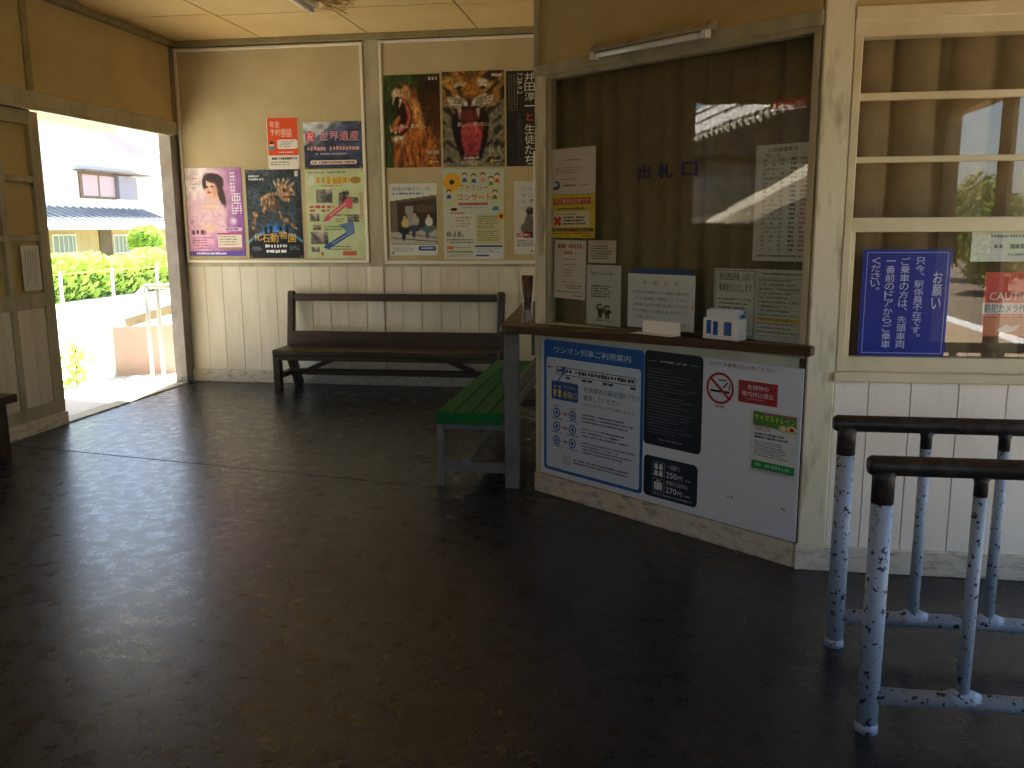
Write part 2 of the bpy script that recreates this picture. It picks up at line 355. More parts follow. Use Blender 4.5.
w3 = struct('window_2', bx(SEAM, XE, YR-0.010, YR+0.08, 2.24, 2.30), M_CREAM, 'cream painted office window with three upper panes', 'window')
obj('frame_post', bx(SEAM+0.0, 0.818, YR-0.010, YR+0.08, 0.89, 2.24), M_CREAM, w3, bevel=0.003)
obj('frame_post', bx(XE-0.06, XE, YR-0.010, YR+0.08, 0.89, 2.24), M_CREAM, w3, bevel=0.003)
obj('sash_stile', bx(0.818, 0.836, YR+0.004, YR+0.04, 0.89, 1.475), M_CREAM, w3, bevel=0.003)
for z0_, z1_, dd in ((1.997, 2.026, 0.008), (1.752, 1.776, 0.008), (1.473, 1.532, -0.004), (0.89, 0.954, 0.0)):
    obj('sash_rail', bx(0.818, XE-0.06, YR+dd, YR+0.045, z0_, z1_), M_CREAM, w3, bevel=0.003)
for z0_, z1_ in ((0.954, 1.473), (1.532, 1.752), (1.776, 1.997), (2.026, 2.24)):
    obj('pane', bx(0.818, XE-0.06, YR+0.022, YR+0.026, z0_, z1_), M_GLASS, w3)

# ------------------------------------------------------------------ ticket wall (slanted)
wt = struct('wall_counter', bx(0.0, TLEN, -0.10, -0.012, 0, 0.94, M=FT), M_BOARDW, 'slanted ticket office wall below the counter', 'wall')
obj('skirting_board', bx(-0.012, TLEN+0.0, -0.03, 0.006, 0, 0.112, M=FT), M_SKIRT, wt, bevel=0.004)
obj('corner_board', bx(-0.005, 0.028, -0.08, 0.0, 0.112, 0.94, M=FT), M_POSTW, wt, bevel=0.003)
obj('end_batten', bx(TLEN-0.022, TLEN+0.004, -0.08, -0.004, 0.112, 0.94, M=FT), M_SHELF, wt)
obj('corner_post', bx(-0.010, 0.066, -0.08, 0.0, 0.965, 2.30, M=FT), M_POSTW, wt, bevel=0.004)
obj('window_jamb', bx(0.066, 0.088, -0.07, -0.008, 0.965, 2.30, M=FT), M_FRAME, wt, bevel=0.002)
obj('window_jamb', bx(TLEN-0.030, TLEN+0.0, -0.07, -0.002, 0.965, 2.29, M=FT), M_FRAME, wt, bevel=0.002)
obj('head_beam', bx(-0.015, TLEN+0.01, -0.09, 0.010, 2.292, 2.352, M=FT), M_FRAME, wt, bevel=0.004)
obj('head_strip', bx(0.07, TLEN-0.02, -0.07, -0.004, 2.270, 2.294, M=FT), M_FRAME, wt, bevel=0.002)
obj('upper_panel', bx(0.02, TLEN, -0.09, -0.004, 2.352, ZC, M=FT), M_UPPER, wt)
obj('corner_batten', bx(-0.012, 0.022, -0.09, 0.006, 2.352, ZC, M=FT), M_FRAME, wt, bevel=0.003)
obj('bottom_rail', bx(0.066, TLEN-0.0, -0.07, -0.004, 0.94, 0.985, M=FT), M_FRAME, wt)
obj('pane', bx(0.088, TLEN-0.03, -0.034, -0.030, 0.985, 2.27, M=FT), M_GLASST, wt)
# office side wall running back
wo_ = struct('wall_office', bx(T1.x+0.0, T1.x+0.05, T1.y+0.05, YB, 0, ZC), M_BOARDW, 'side wall of the ticket office hidden behind the counter', 'wall')

# ------------------------------------------------------------------ rear wall and gate wall behind the viewer
RX0, RX1, RZ0, RZ1 = -3.0, 0.8, 0.95, 2.35  # unseen window opening, added to brighten the ticket wall and room
wz = struct('wall_rear', bx(XL-0.12, RX0, YREAR-0.12, YREAR, 0, ZC), M_REAR, 'wall with an added wide window behind the viewer', 'wall')
obj('wall_panel', bx(RX1, XG+0.12, YREAR-0.12, YREAR, 0, ZC), M_REAR, wz)
obj('wall_panel', bx(RX0, RX1, YREAR-0.12, YREAR, 0, RZ0), M_REAR, wz)
obj('wall_panel', bx(RX0, RX1, YREAR-0.12, YREAR, RZ1, ZC), M_REAR, wz)
w4 = struct('added_window_3', bx(RX0, RX1, YREAR-0.09, YREAR-0.02, RZ0, RZ0+0.05), M_FRAME, 'unseen window added behind the viewer to brighten the room', 'window')
obj('frame_rail', bx(RX0, RX1, YREAR-0.09, YREAR-0.02, RZ1-0.05, RZ1), M_FRAME, w4)
for k in range(5):
    xk = RX0+(RX1-RX0-0.05)*k/4; obj('frame_post', bx(xk, xk+0.05, YREAR-0.085, YREAR-0.025, RZ0+0.05, RZ1-0.05), M_FRAME, w4)
    if k < 4: obj('pane', bx(xk+0.05, xk+(RX1-RX0-0.05)/4, YREAR-0.057, YREAR-0.053, RZ0+0.05, RZ1-0.05), M_GLASS, w4)
GY0 = -0.25
wg = struct('wall_gate', bx(XG, XG+0.12, YREAR, GY0, 0, 1.98), M_REAR, 'platform-side wall with the ticket gate opening', 'wall')
obj('header', bx(XG, XG+0.12, GY0, YR+0.05, 2.39, ZC), M_UPPER, wg)
obj('header', bx(XG, XG+0.12, YREAR, GY0, 2.50, ZC), M_UPPER, wg)
obj('gate_post', bx(XG, XG+0.03, 0.94, 1.16, 0, 2.39), M_FRAME, wg)
obj('gate_post', bx(XG, XG+0.12, GY0-0.14, GY0, 1.98, 2.50), M_FRAME, wg)
slits = [-2.42, -2.12, -1.80, -1.33, -0.96]
e = [YREAR] + [s_ for y_ in slits for s_ in (y_-0.025, y_+0.035)] + [GY0-0.14]
for i in range(0, len(e), 2):
    obj('transom_board', bx(XG, XG+0.12, e[i], e[i+1], 1.98, 2.50), M_REAR, wg)
obj('outer_wall', bx(XG, XG+0.12, YR+0.10, YB, 0, ZC), M_UPPER, wg)

# roof with eaves over the street side and the platform
mb = MB(); mb.prism([(-5.60, 3.6, 2.50), (XL-0.12, 3.6, 2.86), (XL-0.12, 3.6, 2.95), (-5.60, 3.6, 2.58)], (0, 8.72-3.6, 0))
struct('trim_1', mb, M_SOFFIT, 'yellow painted eave soffit over the street door', 'eave')
mb = MB(); mb.prism([(XG+0.12, YREAR-0.5, 2.95), (3.05, YREAR-0.5, 2.87), (3.05, YREAR-0.5, 2.97), (XG+0.12, YREAR-0.5, 3.1)], (0, 12, 0))
struct('trim_2', mb, M_EXT, 'unseen short canopy shaped to let sun onto the platform', 'canopy')  # unseen canopy, kept short so sunlight bounces in off the platform
mb = MB(); mb.prism([(-4.85, YREAR-0.6, 3.42), (-1.0, YREAR-0.6, 4.9), (3.1, YREAR-0.6, 3.42), (3.1, YREAR-0.6, 3.50), (-1.0, YREAR-0.6, 5.0), (-4.85, YREAR-0.6, 3.50)], (0, 12.0, 0))
struct('roof', mb, M_TILE, 'station roof above the waiting room', 'roof')

# ------------------------------------------------------------------ curtains
def curtain(name, label, p0, p1, z0, z1, material, folds, amp, seed):
    rs = random.Random(seed); mb = MB(); p0, p1 = Vector(p0), Vector(p1); d = p1-p0; n = Vector((-d.y, d.x, 0)).normalized()
    N = folds*16; rows = 7; ph = [rs.uniform(-0.7, 0.7) for _ in range(folds+2)]; am = [rs.uniform(0.5, 1.2) for _ in range(folds+2)]
    vs = []
    for j in range(rows):
        t = j/(rows-1)
        for i in range(N+1):
            u = i/N*folds; k = int(u); w = u-k
            a = (am[k]*(1-w)+am[k+1]*w)*amp*(0.75+0.35*(1-t)); f = (ph[k]*(1-w)+ph[k+1]*w)
            sw = 2*abs(math.sin(math.pi*u + f*0.5 + 0.25*t*math.sin(k*1.7)))**0.55-1; a = -a
            p = p0 + d*(i/N) + n*a*sw; vs.append((p.x, p.y, z0+(z1-z0)*t))
    fs = [(j*(N+1)+i, j*(N+1)+i+1, (j+1)*(N+1)+i+1, (j+1)*(N+1)+i) for j in range(rows-1) for i in range(N)]
    mb.add(vs, fs); o = obj(name, mb, material, smooth=True); tag(o, label, 'curtain'); return o
a, b = tw(-0.085, -0.15, 0), tw(TLEN+0.02, -0.15, 0)
curtain('curtain', 'dark olive curtain drawn behind the ticket window', (a.x, a.y, 0), (b.x, b.y, 0), 0.94, 2.36, M_CURT, 13, 0.034, 3)
curtain('curtain', 'brown pleated curtain drawn behind the cream office window', (0.80, YR+0.16, 0), (2.36, YR+0.16, 0), 0.87, 2.34, M_CURT2, 8, 0.042, 5)

# ------------------------------------------------------------------ counter shelf
ZSL, ZSR = 0.972, 1.004
def zs(p): s = (Vector((p[0], p[1], 0))-T1).dot(TD); return ZSL + max(0, min(1, (s+0.08)/1.78))*(ZSR-ZSL)
cL = tw(-0.08, 0.20, 0); cR = tw(1.70, 0.06, 0)
outline = [cR, cL, Vector((-0.915, 6.35, 0)), Vector((T1.x+0.0, 6.35, 0)), Vector((T1.x, T1.y+0.0, 0)), tw(TLEN+0.0, 0.0, 0), tw(TLEN+0.055, 0.012, 0)]
mb = MB(); n = len(outline)
top = [Vector((p.x, p.y, zs(p))) for p in outline]; bot = [p-Vector((0, 0, 0.042)) for p in top]
mb.add(top+bot, [tuple(range(n)), tuple(range(n, 2*n))[::-1]] + [(i, (i+1) % n, n+(i+1) % n, n+i) for i in range(n)])
sh = obj('counter_shelf', mb, M_SHELF, bevel=0.005); tag(sh, 'worn brown wooden counter shelf under the ticket window', 'shelf')
obj('bracket', MB().tube([(-0.66, 4.99, 0.93), (-0.66, 4.97, 0.86), (-0.655, 4.94, 0.78)], 0.012, 8), M_GREYP, sh)

# ------------------------------------------------------------------ dark bench against the far wall
b1 = thing('wooden_bench', 'long dark wooden bench with open slatted back against the far wall', 'bench', (-2.4, 7.85, 0))
BX0, BX1 = -3.425, -1.37
obj('seat', bx(BX0-0.03, BX1+0.03, 7.61, 7.965, 0.345, 0.40), M_DARKW, b1, bevel=0.008)
obj('apron', bx(BX0, BX1, 7.63, 7.665, 0.30, 0.347), M_DARKW, b1, bevel=0.004)
for x in (BX0, BX1):
    obj('front_leg', bx(x-0.035, x+0.035, 7.625, 7.695, 0, 0.346), M_DARKW, b1, bevel=0.006)
    obj('rear_leg', MB().bar((x+0.05, 7.84, 0.35), (x+0.05, 8.04, 0.0), 0.06, 0.10, (0, 1, 0)), M_DARKW, b1, bevel=0.004)
    obj('back_post', MB().bar((x, 7.985, 0.345), (x, 8.07, 0.915), 0.07, 0.06, (0, 1, 0)), M_DARKW, b1, bevel=0.012)
    obj('side_stretcher', bx(x-0.01, x+0.05, 7.69, 7.98, 0.13, 0.18), M_DARKW, b1, bevel=0.004)
obj('back_rail', MB().bar((BX0, 8.055, 0.855), (BX1, 8.055, 0.855), 0.03, 0.07), M_DARKW, b1, bevel=0.005)
obj('back_rail', MB().bar((BX0, 7.982, 0.462), (BX1, 7.982, 0.462), 0.03, 0.15), M_DARKW, b1, bevel=0.005)
obj('long_stretcher', bx(BX0+0.02, BX1, 7.84, 7.90, 0.135, 0.19), M_DARKW, b1, bevel=0.005)
obj('brace', MB().bar((BX0+0.22, 7.87, 0.18), (BX0+0.62, 7.87, 0.35), 0.04, 0.045), M_DARKW, b1)
obj('brace', MB().bar((BX1-0.22, 7.87, 0.18), (BX1-0.62, 7.87, 0.35), 0.04, 0.045), M_DARKW, b1)

# ------------------------------------------------------------------ green bench beside the counter
b2 = thing('slatted_bench', 'green slatted bench with grey painted frame beside the counter', 'bench', (-1.02, 5.9, 0))
GX0, GX1, GA, GB = -1.222, -0.80, 4.885, 6.93
nsl = 4; w = (GX1-GX0)/nsl
for i in range(nsl):
    obj('slat', bx(GX0+i*w+0.002, GX0+(i+1)*w-0.002, GA, GB, 0.395, 0.445), M_GREEN, b2, bevel=0.004)
obj('end_strip', bx(GX0, GX1-0.03, GA-0.012, GA, 0.375, 0.442), M_GREEN, b2, bevel=0.002)
for y in (4.90, 6.86):
    obj('front_leg', bx(GX0+0.002, GX0+0.042, y-0.02, y+0.04, 0, 0.395), M_GREYP, b2, bevel=0.003)
    obj('rear_post', bx(-0.815, -0.735, y-0.025, y+0.045, 0, 0.905), M_GREYP, b2, bevel=0.004)
    obj('end_rail', bx(GX0+0.04, -0.81, y-0.01, y+0.03, 0.085, 0.145), M_GREYP, b2, bevel=0.003)
    obj('seat_bearer', bx(GX0+0.03, -0.81, y, y+0.04, 0.34, 0.395), M_GREYP, b2)
obj('long_stretcher', bx(-1.065, -1.015, 4.87, 6.9, 0.125, 0.17), M_GREYP, b2, bevel=0.003)
obj('back_rail', bx(-0.765, -0.735, 4.94, 6.85, 0.565, 0.635), M_GREYP, b2, bevel=0.003)
obj('back_rail', bx(-0.765, -0.735, 4.94, 6.85, 0.48, 0.52), M_GREYP, b2, bevel=0.003)
obj('wall_cleat', bx(-0.835, -0.815, 4.915, 4.945, 0.62, 0.74), M_GREYP, b2)

# ------------------------------------------------------------------ bench end by the left wall
b3 = thing('plank_bench', 'dark plank bench along the left wall, only its end in view', 'bench', (-4.3, 4.3, 0))
for x0_, x1_ in ((-4.47, -4.305), (-4.295, -4.13)):
    obj('plank', bx(x0_, x1_, 3.2, 5.13, 0.385, 0.44), M_DARKW, b3, bevel=0.005)
for y in (5.03, 3.35):
    for x in (-4.44, -4.2): obj('leg', bx(x-0.035, x+0.035, y-0.035, y+0.035, 0, 0.386), M_DARKW, b3, bevel=0.004)
    obj('bearer', bx(-4.44, -4.18, y-0.02, y+0.02, 0.30, 0.386), M_DARKW, b3)

# ------------------------------------------------------------------ gate railings
def railing(label, y, x0_, x1_):
    t = thing('gate_railing', label, 'railing', ((x0_+x1_)/2, y, 0), 'steel gate railings by the office window')
    xe = x1_
    obj('top_rail', MB().tube([(x0_-0.045, y, 0.825), (x0_-0.035, y, 0.825), (xe+0.035, y, 0.825), (xe+0.045, y, 0.825)], [0.022, 0.029, 0.029, 0.022], 16), M_RAILD, t, smooth=True)
    for x in (x0_, xe):
        p = obj('end_post', MB().tube([(x, y, 0.0), (x, y, 0.725)], 0.031, 16), M_RAIL, t, smooth=True)
        obj('bare_collar', MB().tube([(x, y, 0.715), (x, y, 0.785), (x, y, 0.812)], [0.0315, 0.0315, 0.035], 16), M_RAILD, p, smooth=True)
        obj('foot_weld', MB().tube([(x, y, 0.0), (x, y, 0.03)], [0.034, 0.0315], 14), M_RAIL, p, smooth=True)
    mb = MB(); mb.tube([(x0_, y, 0.115), (xe, y, 0.115)], 0.026, 12)
    obj('lower_rail', mb, M_RAIL, t, smooth=True)
    x = x0_+0.262
    while x < xe-0.1:
        p = obj('baluster', MB().tube([(x, y, 0.135), (x, y, 0.765)], 0.0185, 12), M_RAIL, t, smooth=True)
        obj('bare_collar', MB().tube([(x, y, 0.745), (x, y, 0.785), (x, y, 0.805)], [0.019, 0.019, 0.026], 12), M_RAILD, p, smooth=True)
        obj('weld', MB().tube([(x-0.045, y, 0.118), (x-0.02, y, 0.125), (x+0.02, y, 0.125), (x+0.045, y, 0.118)], [0.024, 0.0275, 0.0275, 0.024], 12), M_RAIL, p, smooth=True)
        x += 0.25
railing('blue-grey chipped steel gate railing farther from the viewer, closest to the window wall', 3.114, 0.686, 2.25)
railing('blue-grey chipped steel gate railing in front, nearest the viewer', 2.558, 0.672, 2.25)

# ------------------------------------------------------------------ lamps
s0, z0 = on_t(592, 52, 0.05); s1, z1 = on_t(711, 32, 0.05)
lz = (z0+z1)/2
t = thing('strip_lamp', 'unlit fluorescent strip lamp above the ticket window', 'lamp', tw((s0+s1)/2, 0.03, lz-0.03))
mb = MB(); mb.prism([tw(s0, 0.0, lz-0.01), tw(s0, 0.0, lz+0.045), tw(s0, 0.035, lz+0.045), tw(s0, 0.075, lz+0.012), tw(s0, 0.075, lz+0.002), tw(s0, 0.03, lz+0.01)], TD*(s1-s0))
obj('housing', mb, M_METAL, t)
obj('tube', MB().tube([tw(s0+0.03, 0.05, lz-0.012), tw(s1-0.05, 0.05, lz-0.012)], 0.0145, 12), M_TUBE, t, smooth=True)
for s_ in (s0+0.012, s1-0.03):
    obj('socket', bx(s_-0.012, s_+0.018, 0.03, 0.068, lz-0.03, lz+0.008, M=FT), M_TUBE, t, bevel=0.003)
lp = on_z(318, 9, 3.20)
t = thing('ceiling_lamp', 'dusty fluorescent strip lamp on the yellow ceiling', 'lamp', (lp.x-0.04, lp.y-0.6, 3.19))
obj('housing', bx(lp.x-0.13, lp.x+0.01, lp.y-1.25, lp.y, 3.205, ZC), M_WHITEF, t, bevel=0.006)
obj('tube', MB().tube([(lp.x-0.05, lp.y-1.2, 3.188), (lp.x-0.05, lp.y-0.03, 3.188)], 0.015, 10), M_TUBE, t, smooth=True)
obj('socket', bx(lp.x-0.075, lp.x-0.025, lp.y-0.03, lp.y-0.005, 3.17, 3.21), M_TUBE, t)
nest = MB(); rr = random.Random(4)
for i in range(70):
    c = Vector((lp.x+0.12+rr.gauss(0, 0.08), lp.y-0.05+rr.gauss(0, 0.08), 3.25-abs(rr.gauss(0, 0.015))))
    d = Vector((rr.uniform(-1, 1), rr.uniform(-1, 1), rr.uniform(-0.25, 0.05))).normalized()*rr.uniform(0.02, 0.06)
    nest.tube([c-d, c+d], 0.003, 4)
nest.tube([(lp.x+0.05, lp.y+0.02, 3.245), (lp.x+0.12, lp.y+0.35, 3.235)], 0.004, 4)
o = obj('cobweb_nest', nest, mat('straw', 'A8894E', 0.9)); tag(o, 'clump of straw-like cobweb debris beside the ceiling lamp', 'debris'); o['kind'] = 'stuff'

# ------------------------------------------------------------------ the outside: street side
yd = struct('ground_yard', bx(-14.2, XL-0.12, -12, 45, -0.5, -0.08), M_CONC, 'bright concrete forecourt outside the door', 'ground')
obj('step', bx(-5.35, XL-0.12, 5.9, 8.4, -0.08, -0.012), M_CONC, yd)
struct('ground_far', bx(-120, -14.2, -60, 140, -1.6, -1.2), M_GROUND, 'low ground behind the hedge', 'ground')
struct('platform', bx(XG+0.12, 5.0, -40, 60, -0.6, -0.03), M_GRAVEL, 'sunlit station platform surface', 'platform')
obj('edge_line', bx(4.72, 5.02, -40, 60, -0.03, -0.02), M_PAPER, bpy.data.objects['platform'])
struct('ground_track', bx(5.0, 140, -100, 140, -1.4, -1.0), mat('ballast', '8C7C66', 0.95, '6E6454', 9), 'ballast and fields beyond the platform', 'ground')

def leaf_cloud(n, fn, size, rs):
    mb = MB()
    for i in range(n):
        p = Vector(fn(rs)); q = Vector((rs.gauss(0, 1), rs.gauss(0, 1), rs.gauss(0, 1))).normalized(); w_ = q.orthogonal().normalized(); s_ = size*rs.uniform(0.6, 1.3)
        k = q.cross(w_); mb.add([p-w_*s_, p+k*s_*0.45, p+w_*s_, p-k*s_*0.45], [(0, 1, 2, 3)])
    return mb
rs = random.Random(21)
def hedge_pt(r):
    y_ = r.uniform(12, 27); top = 0.86+0.10*math.sin(y_*2.1)+0.06*math.sin(y_*5.3)
    x_ = r.uniform(-13.5, -12.9); z_ = -0.05+(top+0.05)*(1-r.random()**1.6); return (x_, y_, z_)
hd = thing('hedge', 'clipped sunlit green hedge behind the yellow rope', 'hedge', (-13.2, 19, -0.08))
obj('foliage', leaf_cloud(9000, hedge_pt, 0.10, rs), M_LEAF, hd)
obj('stems', bx(-13.3, -13.1, 12.1, 26.9, -0.08, 0.55), mat('hedge_core', '3E5A22', 0.9), hd)
# rope on short stakes
rp = thing('rope_barrier', 'yellow rope strung on short pale stakes before the hedge', 'rope', (-12.2, 17, -0.08))
ys = [on_x(p, 276, -12.2).y for p in (60, 112, 157)]; ys = [ys[0]-2.2]+ys+[ys[-1]+2.0]
for y_ in ys: obj('stake', MB().tube([(-12.2, y_, -0.08), (-12.2, y_, 0.66)], 0.035, 8), M_PAPER, rp)
obj('rope', MB().tube([(-12.2, y_, 0.60) for y_ in ys], 0.014, 6), M_YROPE, rp)
bp = on_x(146, 240, -15)
def bush_pt(r):
    v = Vector((r.gauss(0, 1), r.gauss(0, 1), r.gauss(0, 1))).normalized()*(r.random()**0.3)*0.5; return (bp.x+v.x, bp.y+v.y*1.1, bp.z+v.z*0.95)
bs = thing('round_shrub', 'round light green shrub before the neighbouring house', 'shrub', (bp.x, bp.y, -1.2))
obj('foliage', leaf_cloud(2600, bush_pt, 0.07, rs), M_LEAF, bs)
obj('trunk', MB().tube([(bp.x, bp.y, -1.2), (bp.x, bp.y, bp.z)], 0.06, 8), M_BARK, bs)
# small plant just outside
pp = on_z(77, 386, -0.08)
def weed(r): k = r.random(); return (pp.x+r.gauss(0, 0.05+0.05*k), pp.y+r.gauss(0, 0.05+0.05*k), -0.05+k*0.42)
wp = thing('small_plant', 'small lime green plant growing outside the doorway', 'plant', (pp.x, pp.y, -0.08))
obj('leaves', leaf_cloud(160, weed, 0.05, rs), M_LEAF, wp)
obj('stem', MB().tube([(pp.x, pp.y, -0.08), (pp.x+0.02, pp.y, 0.32)], 0.008, 6), M_BARK, wp)
# handrail and ribbed side panel
pA, pB = on_z(153, 379, -0.08), on_z(164, 378, -0.08)
hr = thing('ramp_handrail', 'pale steel ramp handrail on two posts outside the doorway', 'handrail', (pA.x, pA.y, -0.08))
for p in (pA, pB): obj('post', MB().tube([p, p+Vector((0, 0, 0.98))], 0.022, 10), M_STEEL, hr, smooth=True)
dv = (pB-pA)
obj('top_rail', MB().tube([pA+Vector((-0.55, 0.45, 0.74)), pA+Vector((0, 0, 0.99)), pB+Vector((0, 0, 0.99)), pB+dv*1.5+Vector((0, 0, 0.99))], 0.030, 10), M_STEEL, hr, smooth=True)
obj('lower_board', MB().bar(pA+Vector((-0.55, 0.45, 0.55)), pB+dv*1.4+Vector((0, 0, 0.75)), 0.02, 0.10), mat('board_brown', '8A7A5A', 0.8), hr)
qa, qb = on_z(116, 376, -0.08), on_z(177, 372, -0.08)
rb = MB(); nn = 56; vs = []; hh = 0.54
for i in range(nn+1):
    p = qa + (qb-qa)*(i/nn) + Vector((0.02*(1 if i % 2 else -1)*0.6, 0.02*(1 if i % 2 else -1), 0)); vs += [p, p+Vector((0, 0, hh))]
rb.add(vs, [(2*i, 2*i+2, 2*i+3, 2*i+1) for i in range(nn)])
rp2 = thing('ribbed_fence', 'low brown ribbed sheet fence outside the doorway', 'fence', (qa.x, qa.y, -0.08))
obj('ribbed_sheet', rb, M_RIB, rp2)
obj('end_post', MB().tube([qa, qa+Vector((0, 0, hh+0.03))], 0.02, 8), M_STEEL, rp2)

# neighbouring house seen through the doorway
HX = -20.0
def hp(x, y): p = on_x(x, y, HX); return p.y, p.z
hs = thing('neighbour_house', 'white two-storey house with grey tiled lean-to seen through the doorway', 'house', (HX-3, 31, -1.2))
y0_, _ = 24.0, 0; y1_ = hp(172, 230)[0]
ga = hp(75, 118); gb = hp(150, 161)
rz = ga[1]; slope = (gb[1]-ga[1])/(gb[0]-ga[0])
ridge_y = 24.5; ridge_z = rz + slope*(ridge_y-ga[0])
wall_y1 = hp(140, 185)[0]+1.0
mb = MB(); mb.prism([(HX, 16.5, -1.2), (HX, wall_y1, -1.2), (HX, wall_y1, gb[1]+0.05), (HX, ridge_y, ridge_z-0.25), (HX, 16.5, ridge_z-0.25+slope*(ridge_y-16.5)*1.0)], (-6.5, 0, 0))
obj('upper_wall', mb, M_HWALL, hs)
mb = MB(); 
mb.prism([(HX+0.7, ridge_y, ridge_z), (HX+0.7, gb[0]+0.35, gb[1]-0.03), (HX+0.7, gb[0]+0.35, gb[1]-0.20), (HX+0.7, ridge_y, ridge_z-0.17)], (-7.8, 0, 0)); obj('roof_slope', mb, mat('slate_blue_roof', 'B0A8C4', 0.5), hs)
mb = MB(); mb.prism([(HX+0.7, ridge_y, ridge_z), (HX+0.7, 15.8, ridge_z+slope*(ridge_y-15.8)), (HX+0.7, 15.8, ridge_z+slope*(ridge_y-15.8)-0.17), (HX+0.7, ridge_y, ridge_z-0.17)], (-7.8, 0, 0)); obj('roof_slope', mb, MATS['slate_blue_roof'], hs)
# upper window
wa = hp(79, 174); wb_ = hp(114, 198)
wf = obj('window', bx(HX, HX+0.06, wa[0]-0.08, wb_[0]+0.06, wb_[1]-0.06, wa[1]+0.08), M_EXT, hs)
my = (wa[0]+wb_[0])/2
for a, b in ((wa[0]+0.05, my-0.05), (my+0.05, wb_[0])): obj('pane', bx(HX+0.05, HX+0.075, a, b, wb_[1]+0.03, wa[1]), M_DARKP, wf)
sa = hp(113, 176); sb = hp(133, 200)
obj('shutter_box', bx(HX, HX+0.22, sa[0], sb[0], sb[1], sa[1]), mat('grey_shutter', '8A8890', 0.6), hs)
obj('eave_strip', bx(HX, HX+0.5, wa[0]-0.3, sb[0]+0.6, wa[1]+0.10, wa[1]+0.15), M_EXT, hs)
# lean-to roof with tile rows
la = hp(45, 207); lb_ = hp(142, 214); lc = hp(45, 219); 
LZ0, LZ1 = hp(60, 221)[1]-0.02, hp(60, 207)[1]
lroof = obj('lean_to_roof', MB().prism([(HX+0.0, 22.5, LZ1), (HX+1.3, 22.5, LZ0), (HX+1.3, 22.5, LZ0-0.1), (HX, 22.5, LZ1-0.1)], (0, lb_[0]-22.5, 0)), M_TILE, hs)
y_ = 22.6
while y_ < lb_[0]:
    obj('tile_ridge', MB().tube([(HX+0.0, y_, LZ1+0.02), (HX+1.32, y_, LZ0+0.02)], 0.035, 6), M_TILE, lroof); y_ += 0.42
# porch roof, lower
PZ0, PZ1 = hp(60, 228)[1], hp(60, 218)[1]-0.12
pr = obj('porch_roof', MB().prism([(HX+1.2, 21.5, PZ1), (HX+2.4, 21.5, PZ0), (HX+2.4, 21.5, PZ0-0.07), (HX+1.2, 21.5, PZ1-0.07)], (0, wall_y1+2.5-21.5, 0)), mat('pale_sheet_roof', 'C8CCD2', 0.5), hs)
obj('ground_wall', bx(HX, HX+1.6, 21.5, wall_y1+2.2, -1.2, PZ1-0.05), M_TIMBER, hs)
def gwin(xa, ya, xb, yb, m):
    X = HX+1.6; p, q = on_x(xa, ya, X), on_x(xb, yb, X)
    f = obj('window', bx(X, X+0.05, p.y-0.05, q.y+0.05, q.z-0.05, p.z+0.05), M_HWALL, hs); obj('pane', bx(X+0.045, X+0.06, p.y, q.y, q.z, p.z), m, f)
    k = p.y+0.2
    while k < q.y-0.05: obj('bar', bx(X+0.06, X+0.08, k-0.012, k+0.012, q.z, p.z), M_HWALL, f); k += 0.22
gwin(52, 236, 75, 252, mat('greenish_pane', '7E8E84', 0.3)); gwin(113, 236, 128, 252, MATS['greenish_pane'])
obj('down_wall', bx(HX+1.6, HX+1.64, on_x(99, 240, HX+1.6).y, on_x(111, 240, HX+1.6).y, -1.2, PZ1-0.1), M_EXT, hs)

# neighbouring shed with tiled roof beside the side window (mirrored in the ticket glass)
sd = thing('tiled_shed', 'shed with sunlit grey tiled roof beside the station', 'shed', (-8.6, -0.6, -0.08))
EY, EZ, RYs, RZs = 1.53, 2.77, -2.4, 6.0
M_STILE = mat('shade_mottled_glazed_tile', '8A8880', 0.35, 'E0DCD0', 9, thresh=(0.35, 0.62))  # strong light and dark mottling stands in for shadows between tile rows
obj('shed_wall', bx(-11.6, -5.45, -5.5, 0.9, -0.08, 3.2), mat('dark_shed_board', '40362C', 0.8), sd)
sr = obj('shed_roof', MB().prism([(-11.9, EY, EZ), (-11.9, RYs, RZs), (-11.9, -6.0, EZ), (-11.9, -6.0, EZ-0.03), (-11.9, RYs, RZs-0.04), (-11.9, EY, EZ-0.03)], (6.75, 0, 0)), mat('dark_eave_board', '3A3028', 0.8), sd)
obj('awning', MB().prism([(-9.0, 0.9, 1.46), (-5.0, 0.9, 2.10), (-5.0, 0.9, 2.22), (-9.0, 0.9, 1.58)], (0, 0.5, 0)), mat('pale_awning', 'C8BEA8', 0.5), sd)
dsl = Vector((0, RYs-EY, RZs-EZ)); dn = Vector((0, -dsl.z, dsl.y)).normalized(); dn = -dn if dn.z < 0 else dn
rows = 10; colsn = 28; tl = None
for j in range(rows):
    for i in range(colsn):
        x = -11.85 + i*0.236; p = Vector((x, EY, EZ)) + dsl*(j/rows) + dn*0.01
        if tl is None:
            m_ = MB(); e1 = dsl.normalized(); L_ = dsl.length/rows*1.12
            prof = [(0, 0.0), (0.05, -0.015), (0.10, -0.005), (0.15, 0.035), (0.19, 0.07), (0.225, 0.045)]
            A = [Vector((a_, 0, 0))+dn*(b_+0.075)+e1*-0.03 for a_, b_ in prof]; B = [Vector((a_, 0, 0))+dn*(b_+0.005)+e1*L_ for a_, b_ in prof]
            A0 = [v-dn*0.07 for v in A]; k = len(prof)
            m_.add(A+B+A0, [(q, q+1, k+q+1, k+q) for q in range(k-1)] + [(q, q+1, 2*k+q+1, 2*k+q) for q in range(k-1)])
            bm_ = bpy.data.meshes.new('tile'); bm_.from_pydata([tuple(v) for v in m_.v], [], m_.f); bm_.materials.append(M_STILE); tl = bm_
        o = link_mesh('tile', tl, sr); o.location = p - world_loc(sr)

